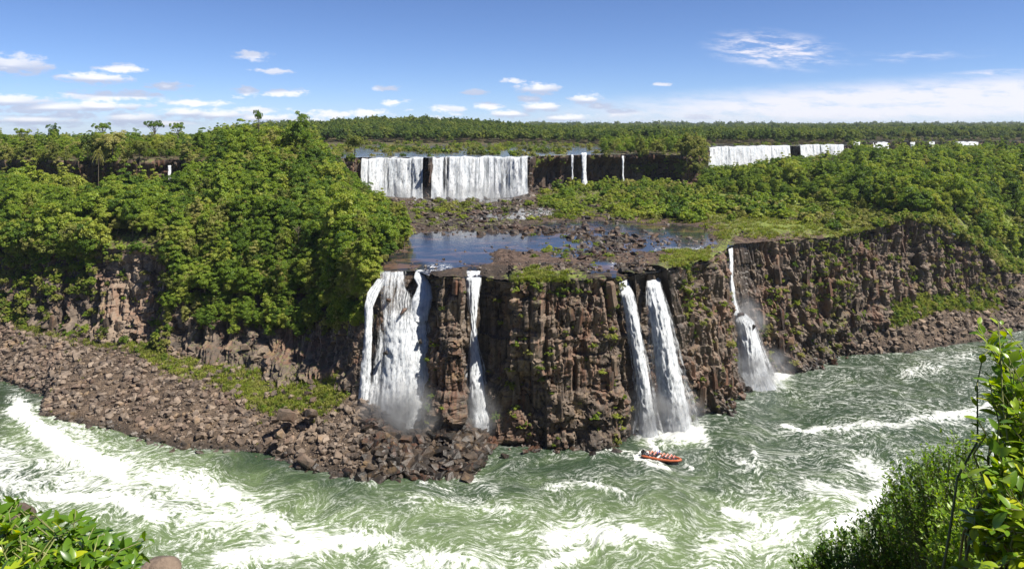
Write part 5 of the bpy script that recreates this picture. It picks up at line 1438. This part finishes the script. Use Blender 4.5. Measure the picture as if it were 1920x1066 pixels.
def boxmesh(name, c, s_, mat, bev=.03):
    bm = bmesh.new(); bmesh.ops.create_cube(bm, size=1.0)
    for v in bm.verts: v.co = Vector((c[0] + v.co.x * s_[0], c[1] + v.co.y * s_[1], c[2] + v.co.z * s_[2]))
    bmesh.ops.bevel(bm, geom=bm.edges[:], offset=bev, segments=2, affect='EDGES')
    me = bpy.data.meshes.new(name); bm.to_mesh(me); bm.free(); me.materials.append(mat); return me
link('transom', boxmesh('transom', (-4.55, 0, .45), (.12, 2.4, .7), M['hull']), boat)
for sy in (-.45, .45):
    e = link('outboard_engine', boxmesh('engine_leg', (-4.95, sy, .1), (.3, .18, 1.0), M['engine']), boat)
    link('cowling', boxmesh('cowling', (-4.95, sy, .95), (.62, .42, .62), M['engine'], .12), e)
rows = [-2.9, -1.9, -.9, .1, 1.0, 1.9, 2.8]
for x in rows: link('bench', boxmesh('bench', (x, 0, .5), (.42, 2.0 if x < 2.5 else 1.3, .12), M['seat']), boat)
link('console', boxmesh('console', (-3.75, .1, .65), (.5, .7, .8), M['seat']), boat)
def skin_body(name, edges, J, rad, mats, cut=None):
    me = bpy.data.meshes.new(name); names = list(J); me.from_pydata([J[k] for k in names], [(names.index(a), names.index(b)) for a, b in edges], [])
    o = bpy.data.objects.new(name, me); COL.objects.link(o)
    md = o.modifiers.new('skin', 'SKIN')
    for i, k in enumerate(names): me.skin_vertices[0].data[i].radius = (rad[k], rad[k])
    me.skin_vertices[0].data[names.index('pelvis')].use_root = True
    o.modifiers.new('sub', 'SUBSURF').levels = 1
    dg = bpy.context.evaluated_depsgraph_get(); res = bpy.data.meshes.new_from_object(o.evaluated_get(dg))
    bpy.data.objects.remove(o)
    res.materials.clear()
    for m_ in mats: res.materials.append(m_)
    for p in res.polygons:
        p.use_smooth = True; p.material_index = cut(p.center)
    return res
def person_mesh(name, seated, arms, shirt):
    hz = .0 if seated else .42
    J = {'pelvis': (0, 0, .12 + hz), 'waist': (0, 0, .32 + hz), 'chest': (.02, 0, .52 + hz), 'neck': (.02, 0, .68 + hz), 'head': (.05, 0, .80 + hz), 'crown_': (.05, 0, .92 + hz)}
    rad = {'pelvis': .16, 'waist': .15, 'chest': .18, 'neck': .065, 'head': .105, 'crown_': .085}
    E = [('pelvis', 'waist'), ('waist', 'chest'), ('chest', 'neck'), ('neck', 'head'), ('head', 'crown_')]
    for sg, n in ((-1, 'r'), (1, 'l')):
        J['sh' + n] = (.02, sg * .22, .60 + hz); rad['sh' + n] = .075
        if arms == 'fwd': J['el' + n] = (.22, sg * .27, .38 + hz); J['ha' + n] = (.42, sg * .18, .40 + hz)
        elif arms == 'up': J['el' + n] = (.14, sg * .36, .80 + hz); J['ha' + n] = (.16, sg * .34, 1.08 + hz)
        else: J['el' + n] = (.05, sg * .30, .34 + hz); J['ha' + n] = (.26, sg * .24, .18 + hz)
        rad['el' + n] = .055; rad['ha' + n] = .04
        if seated: J['hp' + n] = (.06, sg * .11, .08); J['kn' + n] = (.48, sg * .13, .06); J['ft' + n] = (.50, sg * .13, -.32); J['to' + n] = (.68, sg * .14, -.36)
        else: J['hp' + n] = (0, sg * .11, .45); J['kn' + n] = (.03, sg * .13, .05); J['ft' + n] = (0, sg * .13, -.38); J['to' + n] = (.18, sg * .14, -.40)
        rad['hp' + n] = .10; rad['kn' + n] = .075; rad['ft' + n] = .05; rad['to' + n] = .04
        E += [('chest', 'sh' + n), ('sh' + n, 'el' + n), ('el' + n, 'ha' + n), ('pelvis', 'hp' + n), ('hp' + n, 'kn' + n), ('kn' + n, 'ft' + n), ('ft' + n, 'to' + n)]
    def cut(c):
        if c.z > .69 + hz and abs(c.y) < .2: return 0
        if abs(c.y) > .2 and (c.x > .16 or c.z > .85 + hz): return 0
        if c.z > .22 + hz: return 1
        return 2
    return skin_body(name, E, J, rad, [M['skin'], shirt, M['trous']], cut), hz
def half_shell(name, c, s_, mat, zmin=-1, zmax=1):
    bm = bmesh.new(); bmesh.ops.create_uvsphere(bm, u_segments=12, v_segments=8, radius=1)
    bmesh.ops.delete(bm, geom=[v for v in bm.verts if v.co.z < zmin or v.co.z > zmax], context='VERTS')
    for v in bm.verts: v.co = Vector((c[0] + v.co.x * s_[0], c[1] + v.co.y * s_[1], c[2] + v.co.z * s_[2]))
    me = bpy.data.meshes.new(name); bm.to_mesh(me); bm.free(); me.materials.append(mat)
    for p in me.polygons: p.use_smooth = True
    return me
bodies = {(a, s_): person_mesh('person', True, a, M[s_]) for a in ('fwd', 'up', 'lap') for s_ in ('vest_w',)}
stand = {s_: person_mesh('person', False, 'fwd', M[s_]) for s_ in ('blue',)}
VEST = {k: half_shell('life_vest', (.02, 0, .46), (.22, .25, .26), M[k], -.85, .75) for k in ('vest_o', 'redvest')}
HAIR = half_shell('hair', (.03, 0, .85), (.12, .115, .13), M['hair'], -.15)
HAIRS = half_shell('hair', (.03, 0, 1.27), (.12, .115, .13), M['hair'], -.15)
BMAT = Matrix.Translation(boat.location) @ boat.rotation_euler.to_matrix().to_4x4()
rgP = random.Random(3)
words = ['front', 'second', 'third', 'fourth', 'fifth', 'sixth', 'rear']
def place(mesh, x, y, z, ang, label, vest, hair):
    p = BMAT @ Vector((x, y, z)); o = link('person', mesh, None, p, (0, 0, bang + ang), None, label=label, category='person', group='passengers in the speedboat')
    if vest: link('life_vest', vest, o)
    link('hair', hair, o)
seatname = {0: 'on the far side', 1: 'in the middle', 2: 'on the near side'}
for ri, x in enumerate(reversed(rows)):
    ys = (.42, -.42) if x > 2.5 else (.68, 0, -.68)
    for si, y in enumerate(ys):
        if x == -.9: continue
        a = rgP.choice(['fwd', 'lap', 'up', 'fwd']); vk = rgP.choice(['vest_o', 'vest_o', 'redvest'])
        sd = seatname[si] if len(ys) == 3 else ('on the far side' if si == 0 else 'on the near side')
        place(bodies[(a, 'vest_w')][0], x, y, .66, rgP.uniform(-.3, .3), 'passenger in %s life vest on the %s bench, %s' % ('orange' if vk == 'vest_o' else 'red', words[ri], sd), VEST[vk], HAIR)
place(stand['blue'][0], -.95, .45, .62, -.4, 'crew member in blue coat standing amid the boat on the far side', None, HAIRS)
place(stand['blue'][0], -1.15, -.35, .62, .3, 'crew member in blue coat standing amid the boat on the near side', None, HAIRS)

# ------------------------------------------------------------------ foreground shrubs
def leaf_shape(L, wd, curl, seg=5):
    V, Fc = [], []
    for i in range(seg + 1):
        t = i / seg; wv = wd * .5 * (math.sin(math.pi * min(1, t * .93 + .04)) ** .8) * (1 - .25 * t); z = -curl * t * t * L
        V += [(t * L, -wv, z + .22 * wv), (t * L, 0, z), (t * L, wv, z + .22 * wv)]
    for i in range(seg):
        for k in (0, 1): a = i * 3 + k; Fc.append((a, a + 3, a + 4, a + 1))
    return np.array(V), np.array(Fc)
LEAFS2 = [leaf_shape(1, .5 + .05 * i, .2, 2) for i in range(5)]
LEAFS = [leaf_shape(1, .46 + .05 * i, .18 + .12 * (i % 3)) for i in range(5)]
def fore_shrub(name, label, stems, leaf_len, per, seed, mat, base, n_parts=300, cat='shrub', spread=1.0, lite=False):
    """stems: list of polylines (world). Leaves grow along the outer two thirds, in whorls at the tip."""
    rg = np.random.RandomState(seed)
    root = bpy.data.objects.new(name, None); COL.objects.link(root); root.location = base; root['label'] = label; root['category'] = cat
    base = np.array(base)
    link('branches', mk_mesh('branches', *join([tube(np.array(s_) - base, np.linspace(1, .3, len(s_)) * leaf_len * .11, 5) for s_ in stems]), M['stem'], smooth=True), root)
    meshes = [mk_mesh('leaf', V, Fc, M[mat], smooth=True, fattrs={'tint': np.full(len(Fc), .5)}) for V, Fc in LEAFS]
    items = []
    for s_ in stems:
        s_ = np.array(s_); u = np.linspace(0, 1, len(s_))
        for k in range(per):
            t = 1 - rg.rand() ** 1.4 * .75
            p = np.array([np.interp(t, u, s_[:, i]) for i in range(3)])
            d = s_[-1] - s_[-2]; d = d / np.linalg.norm(d)
            az_ = rg.uniform(0, 6.28); out = np.array([math.cos(az_), math.sin(az_), rg.uniform(-.35, .75)]) * spread + d * (.4 + .5 * t); out /= np.linalg.norm(out)
            up = np.array([0, 0, 1.]) + rg.normal(size=3) * .35
            sd = np.cross(up, out); sd /= np.linalg.norm(sd); nn = np.cross(out, sd)
            L = leaf_len * rg.uniform(.55, 1.2)
            items.append((p - base, out, sd, nn, L, rg.randint(5), rg.rand()))
    items.sort(key=lambda q: (q[0] + base)[1] / q[4])
    for (p, out, sd, nn, L, k, t) in items[:n_parts]:
        o = link('leaf', meshes[k], root)
        o.matrix_local = Matrix([[out[0] * L, sd[0] * L, nn[0] * L, p[0]], [out[1] * L, sd[1] * L, nn[1] * L, p[1]], [out[2] * L, sd[2] * L, nn[2] * L, p[2]], [0, 0, 0, 1]])
    Vs, Fs, Ts, off = [], [], [], 0
    for (p, out, sd, nn, L, k, t) in items[n_parts:]:
        V, Fc = (LEAFS2 if lite else LEAFS)[k]; Vs.append((V @ np.stack([out, sd, nn])) * L + p); Fs.append(Fc + off); Ts.append(np.full(len(Fc), t)); off += len(V)
    if Vs:
        o = link('foliage', mk_mesh('foliage', np.concatenate(Vs), np.concatenate(Fs), M[mat], smooth=True, fattrs={'tint': np.concatenate(Ts)}), root); o['kind'] = 'stuff'
    return root
def bush_stems(tips, basept, rg, mids=4):
    S = []
    for t in tips:
        t = np.array(t); b = np.array(basept) + rg.normal(size=3) * (.35, .25, .1)
        q = np.linspace(0, 1, mids + 2)[:, None]
        S.append(b + (t - b) * q + np.array([0, 0, .25]) * np.sin(np.pi * q) + rg.normal(size=(mids + 2, 3)) * .05)
    return S
rgF = np.random.RandomState(4)
# bottom left bush with broad bright leaves
tips = []
def outline_left(px): return np.interp(px, [-60, 0, 40, 62, 80, 110, 150, 185, 215, 262, 290], [925, 925, 928, 985, 975, 965, 962, 985, 1002, 1015, 1050])
for k in range(170):
    px = rgF.uniform(-70, 268); top = outline_left(px) + 8; py = top + (rgF.rand() ** 1.2) * (1110 - top); Y = 7.2 - 1.5 * (py - top) / 150. + rgF.normal() * .2
    tips.append(at(px, py, Y))
bb = at(70, 1290, 6.2)
fore_shrub('shrub', 'bright broad-leaved bush in the bottom left corner', bush_stems(tips, bb, rgF), .135, 15, 1, 'leaf_fore', (bb[0], bb[1], near_h(np.array(bb[0]), np.array(bb[1])).item()))
# right: tall arching shrub reaching up the edge of the frame
tips = []
for (px, py, Y, n, sp) in ((1848,600,7.0,5,14),(1870,640,7.0,9,24),(1905,690,6.8,16,30),(1880,735,6.6,12,26),(1915,780,6.6,16,34),(1872,820,6.4,12,26),(1905,860,6.2,18,40),(1880,910,6.0,16,40),(1905,960,5.8,18,44),(1940,720,6.8,16,40),(1950,860,6.,18,50),(1840,960,6.2,8,30),(1835,1030,6.2,12,40),(1900,1040,5.6,20,60)):
    for k in range(n): tips.append(at(px + rgF.normal() * sp * .6, py + rgF.normal() * sp * .6, Y + rgF.normal() * .25))
bb = at(1985, 1150, 6.3)
fore_shrub('shrub', 'tall arching shrub with bright tip leaning in from the right edge', bush_stems(tips, bb, rgF, 5), .125, 13, 2, 'leaf_fore', (bb[0], bb[1], near_h(np.array(bb[0]), np.array(bb[1])).item()))
# right: dense small-leaved shrubs lower down the slope, four bushes side by side
def dense_shrub(label, cx, cy_, Y, rx, ry, n, leaf, seed):
    rg = np.random.RandomState(seed); c = at(cx, cy_, Y); s_ = Y / F; tips = []
    while len(tips) < n:
        d = rg.normal(size=3); d /= np.linalg.norm(d)
        if d[2] < -.35: continue
        lump = 1 + .16 * math.sin(5 * d[0] + seed) + .12 * math.sin(7 * d[2] + 3 * d[1])
        tips.append(c + d * np.array([rx * s_, min(rx, ry) * s_ * 1.1, ry * s_]) * lump * rg.uniform(.72, 1.02))
    b = c - np.array([0, 0, ry * s_ * .9])
    gz = float(near_h(np.array(b[0]), np.array(b[1])))
    b[2] = min(b[2], max(gz, b[2] - 6))
    fore_shrub('shrub', label, bush_stems(tips, (b[0], b[1], gz), rg, 4), leaf, 22, seed, 'leaf_dense', (b[0], b[1], gz), 150, 'shrub', 1.1, True)
dense_shrub('dense small-leaved shrub at the bottom right, uppermost of its row', 1800, 935, 15, 105, 105, 620, .095, 31)
dense_shrub('dense small-leaved shrub at the bottom right, second of its row', 1700, 1010, 17, 95, 85, 560, .10, 32)
dense_shrub('dense small-leaved shrub at the bottom right, lowest and leftmost of its row', 1585, 1070, 18, 95, 60, 480, .105, 33)
dense_shrub('dark dense shrub filling the bottom right corner', 1860, 1060, 11, 130, 120, 420, .10, 34)
# brown stones beside the left bush
for (px, py, Y, s_, k, lab) in ((28,972,8.6,(.42,.4,.34),1,'rounded brown stone showing through the bottom left bush'),(298,1072,9.5,(.55,.45,.35),4,'brown stone at the right foot of the bottom left bush')):
    p = at(px, py, Y); V, Fc = HULLS[k]
    bm = bmesh.new(); bmesh.ops.create_icosphere(bm, subdivisions=3, radius=.5)
    for v in bm.verts: v.co *= 1 + .18 * float(perlin(np.array(v.co.x * 2 + k), np.array(v.co.y * 2 + v.co.z * 1.3)))
    me = bpy.data.meshes.new('stone'); bm.to_mesh(me); bm.free(); me.materials.append(M['boulder'])
    for q in me.polygons: q.use_smooth = True
    link('stone', me, None, p, (0, 0, k), s_, label=lab, category='stone')
# ------------------------------------------------------------------ tell look-alikes apart by their place in the row
def ordinals():
    by = {}
    for o in COL.objects:
        if o.parent is None and 'label' in o.keys() and 'group' in o.keys(): by.setdefault(o['label'], []).append(o)
    new = {}
    for lab, L in by.items():
        if len(L) <= 12: new.setdefault(lab, []).extend(L); continue
        ax = [q.location.x / q.location.y for q in L]; ay = [q.location.y for q in L]; mx, my = sorted(ax)[len(L) // 2], sorted(ay)[len(L) // 2]
        for q, x, y in zip(L, ax, ay):
            l2 = lab + ', ' + ('front' if y < my else 'back') + (' left' if x < mx else ' right')
            q['label'] = l2; new.setdefault(l2, []).append(q)
    by = new
    names = ['leftmost', 'second from left', 'third from left', 'fourth from left', 'fifth from left', 'sixth from left', 'seventh from left', 'eighth from left', 'ninth from left', 'tenth from left', 'eleventh from left']
    for lab, L in by.items():
        if 2 <= len(L) <= 12:
            L.sort(key=lambda q: q.location.x / q.location.y)
            for i, o in enumerate(L):
                sfx = 'rightmost' if i == len(L) - 1 else names[i]
                if len(lab.split()) + len(sfx.split()) <= 16: o['label'] = lab + ', ' + sfx
ordinals()
# ------------------------------------------------------------------ clear, faintly hazy air
def build_haze():
    m, t = new_mat('air_haze')
    v = t.nd('ShaderNodeVolumePrincipled', None, {'Color': (0.80, 0.88, 1.0, 1), 'Density': 0.00005, 'Anisotropy': 0.3})
    finish(t, None, v.outputs[0])
    bm = bmesh.new(); bmesh.ops.create_cube(bm, size=1.0)
    me = bpy.data.meshes.new('haze'); bm.to_mesh(me); bm.free(); me.materials.append(m)
    zt, zb = 150.0, -160.0
    o = link('haze', me, None, (0, 4700, (zt + zb) / 2), None, (32000, 9600, zt - zb), kind='stuff')
build_haze()
